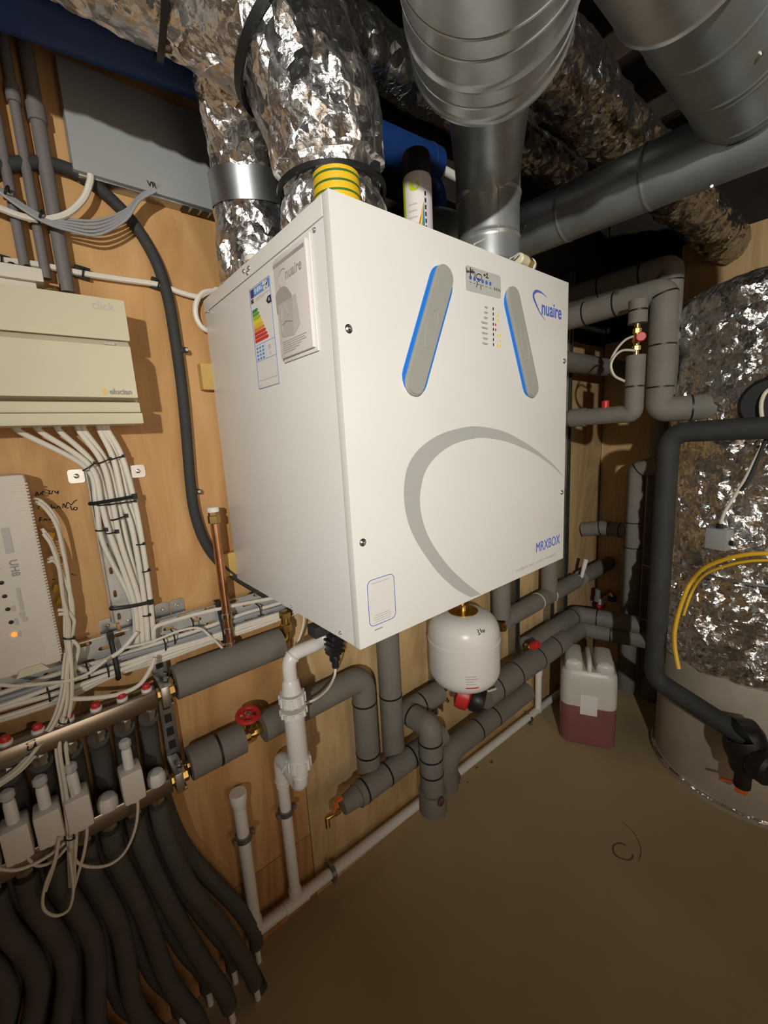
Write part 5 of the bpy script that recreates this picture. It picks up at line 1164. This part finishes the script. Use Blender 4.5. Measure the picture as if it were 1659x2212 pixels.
# ================================================================== FOIL WRAPPED TANK
tk = thing('water_tank', 'big hot water tank wrapped in crinkled silver foil at the right edge', 'tank', (TC.x, TC.y, 0))
MB().lathe((TC.x, TC.y, 0.0), (0, 0, 1), [(TR+.008, 0), (TR+.008, .02), (TR-.004, .03), (TR-.004, .75)], 72).build('lower_body', 'tank_body', tk)
MB().torus((TC.x, TC.y, .022), (0, 0, 1), TR+.004, .007, 72, 8).build('base_trim', 'foil', tk)
def foil_drum(prof, seed, amp, freq, n=260, st=.009, str_=1.0):
    P = [V((r, 0, z)) for r, z in prof]; P = resample(catmull(P, 6), st); mb = MB(); vs = []; fs = []
    for p in P:
        for k in range(n):
            a = 2*PI*k/n; d = V((math.cos(a), math.sin(a), 0)); q = V((TC.x, TC.y, p.z))+d*p.x
            z = V((q.x*freq+seed, q.y*freq, q.z*freq*str_)); h = abs(noise.noise(z))*1.4+abs(noise.noise(z*2.4))*.7+abs(noise.noise(z*5.1))*.35-.55
            vs.append(q+d*(amp*h))
    m_ = len(P)
    for i in range(m_-1):
        for k in range(n): k2 = (k+1) % n; fs.append((i*n+k, i*n+k2, (i+1)*n+k2, (i+1)*n+k))
    fs.append(tuple((m_-1)*n+k for k in range(n))); mb.add(vs, fs); return mb
foil_drum([(TR+.01, .95), (TR+.016, 1.1), (TR+.008, 1.4), (TR+.018, 1.7), (TR+.012, 1.93), (TR-.02, 2.02), (TR-.12, 2.06), (.08, 2.07)], 4.0, .022, 7.5, 260, .009, .8).build('foil_jacket', 'foil', tk, 60)
foil_drum([(TR-.01, .55), (TR+.022, .58), (TR+.040, .66), (TR+.042, .80), (TR+.032, .90), (TR+.012, .955), (TR-.01, .97)], 8.0, .020, 9.0, 260, .009).build('foil_collar', 'foil', tk, 60)
for z in (1.05, ): MB().torus((TC.x, TC.y, .965), (0, 0, 1), TR+.020, .006, 72, 6).build('tape_band', 'zinc', tk)
# fittings on the tank
def ontank(px, py, extra=0.0):
    d = ray(px, py); o = CAM; a = d.x*d.x+d.y*d.y; bx2 = (o.x-TC.x)*d.x+(o.y-TC.y)*d.y; R = TR+.02+extra; c = (o.x-TC.x)**2+(o.y-TC.y)**2-R*R
    disc = max(0, bx2*bx2-a*c); t = (-bx2-math.sqrt(disc))/a; return o+d*t
q = ontank(1553, 1163, .02); nrm = V((q.x-TC.x, q.y-TC.y, 0)).normalized(); yaw_ = math.atan2(nrm.y, nrm.x)
sb = thing('sensor_box', 'small plain grey sensor box on the foil tank', 'sensor', q-V((0, 0, .04)))
MB().box(q, (.05, .068, .078), Matrix.Rotation(yaw_, 3, 'Z'), 0, .004).build('case', 'grey_box', sb); MB().lathe(q+V((0, 0, .038)), (0, 0, 1), [(.012, 0), (.012, .014), (.008, .018)], 10).build('gland', 'black', sb)
MB().lathe(q+nrm.cross(V((0, 0, 1)))*-.036+V((0, 0, -.01)), nrm.cross(V((0, 0, 1)))*-1, [(.01, 0), (.01, .012)], 10).build('side_gland', 'black', sb)
cable('cable', 'white lead rising from the grey sensor box up the foil tank', [q+V((0, 0, .05)), ontank(1566, 1105, .03), ontank(1585, 1075, .03), ontank(1612, 1030, .03), ontank(1640, 975, .03), ontank(1665, 930, .03)], .0055, 'cable_white')
q = ontank(1668, 872, .02); nrm = V((q.x-TC.x, q.y-TC.y, 0)).normalized()
tg = thing('thermostat', 'round black thermostat on the tank at the right edge with a pale lead', 'thermostat', q)
MB().lathe(q-nrm*.03, nrm, [(.08, 0), (.085, .01), (.085, .06), (.075, .07)], 28).build('cover', 'black', tg)
cable('cable', 'pale lead curling in front of the round black thermostat', [q+nrm*.05+V((0, 0, .05)), ontank(1652, 850, .07), ontank(1644, 875, .08), ontank(1648, 910, .08), ontank(1662, 935, .07)], .006, 'cable_cream')
cable('cable', 'long yellow cable looping round the foil collar of the tank', [ontank(1680, 1195, .07), ontank(1620, 1197, .07), ontank(1570, 1207, .065), ontank(1520, 1228, .06), At(1490, 1262, 1.62), At(1470, 1310, 1.60), At(1458, 1360, 1.58), At(1458, 1400, 1.56), At(1466, 1445, 1.54)], .0075, 'cable_yellow')
cable('cable', 'shorter thin yellow cable just inside the long yellow loop', [ontank(1680, 1210, .07), ontank(1620, 1212, .07), ontank(1570, 1222, .065), ontank(1520, 1243, .06), At(1494, 1280, 1.63), At(1476, 1330, 1.62)], .005, 'cable_yellow')
cable('cable', 'dark thin strap hanging down the upper foil of the tank', [ontank(1661, 935, .035), ontank(1640, 985, .035), ontank(1618, 1035, .035), ontank(1600, 1060, .03)], .006, 'black_foam')
# black pump
q = Xp(1610, 1630, 1.44); pp_ = thing('pump', 'black insulated pump with an orange lever low beside the tank', 'pump', V((q.x, q.y, .2)))
MB().tube(catmull([V((1.43, yb-.28, zb2-.10)), q+V((0, .01, .08)), q, q+V((0, -.005, -.06))], 6), [.036, .04, .045, .05, .055, .058, .06, .062, .064, .066, .066, .064, .06, .056, .052, .05, .05, .048, .046][:19], 20).build('insulated_body', 'black', pp_)
MB().lathe(q+V((-.02, -.03, .01)), (-.5, -1, 0), [(.055, 0), (.06, .01), (.06, .05), (.05, .06)], 20).build('motor_head', 'black', pp_)
MB().cyl(q+V((0, -.0, -.05)), q+V((0, 0, -.13)), .026, 14).build('outlet', 'black', pp_)
lc = q+V((0, 0, -.145)); mb = MB(); mb.box(lc, (.03, .035, .022), None, 0, .004); mb.box(lc+V((-.0, .035, .012)), (.012, .06, .008), Matrix.Rotation(-.3, 3, 'X'), 0, .003); mb.build('orange_lever', 'orange', pp_)

# ================================================================== JERRYCAN
jx, jy = 1.60, .315
jc = thing('jerrycan', 'white translucent plastic canister half full of pink fluid on the floor', 'canister', (jx, jy, 0))
jr = math.radians(-62); Rj = Matrix.Rotation(jr, 3, 'Z')
W_, D_, H_ = .25, .22, .48
def rr(w_, d_, r, k=6):
    P = []
    for cx, cy, a0 in ((w_/2-r, d_/2-r, 0), (-w_/2+r, d_/2-r, PI/2), (-w_/2+r, -d_/2+r, PI), (w_/2-r, -d_/2+r, 1.5*PI)):
        for i in range(k+1): a = a0+PI/2*i/k; P.append((cx+r*math.cos(a), cy+r*math.sin(a)))
    return P
def loft(sections):
    mb = MB(); vs = []; n_ = None
    for (w_, d_, r, z, oy) in sections:
        P = rr(w_, d_, r); n_ = len(P)
        vs += [V((jx, jy, z))+Rj@V((a, b_+oy, 0)) for a, b_ in P]
    fs = []
    for i in range(len(sections)-1):
        for k in range(n_): k2 = (k+1) % n_; fs.append((i*n_+k, i*n_+k2, (i+1)*n_+k2, (i+1)*n_+k))
    fs.append(tuple(range(n_-1, -1, -1))); fs.append(tuple((len(sections)-1)*n_+k for k in range(n_)))
    return mb.add(vs, fs)
loft([(W_-.02, D_-.02, .04, .001, 0), (W_, D_, .045, .012, 0), (W_+.002, D_+.002, .045, .21, 0)]).build('fluid_half', 'pink_fluid', jc)
loft([(W_+.002, D_+.002, .045, .2105, 0), (W_, D_, .045, .34, 0), (W_-.005, D_-.005, .045, .375, 0), (W_-.03, D_-.03, .04, .392, 0)]).build('upper_shell', 'jerry', jc)
for s in (-1, 1):
    mb = MB(); c = V((jx, jy, .402))+Rj@V((s*.068, 0, 0)); mb.box(c, (.082, D_-.025, .080), Rj, 0, .026); mb.build('shoulder_hump', 'jerry', jc, 60)
MB().tube(catmull([V((jx, jy, .387))+Rj@V((0, -.092, 0)), V((jx, jy, .427))+Rj@V((0, -.075, 0)), V((jx, jy, .437))+Rj@V((0, 0, 0)), V((jx, jy, .427))+Rj@V((0, .07, 0)), V((jx, jy, .387))+Rj@V((0, .09, 0))], 6), .011, 12).build('grip', 'jerry', jc)
p_ = V((jx, jy, 0))+Rj@V((.0, -D_/2-.0022, 0)); MB().box((p_.x, p_.y, .225), (.075, .0016, .105), Rj).build('paper_label', 'sticker', jc)

# foam offcut on the floor by the floor pipes
a_, b_ = Zp(520, 2068, .018), Zp(566, 2138, .018)
o = MB().tube(catmull([a_, a_.lerp(b_, .5)+V((.006, 0, 0)), b_], 5), .017, 14).build('foam_offcut', 'black_foam'); tag(o, 'dark foam pipe offcut lying on the floor beside the floor pipes', 'offcut')
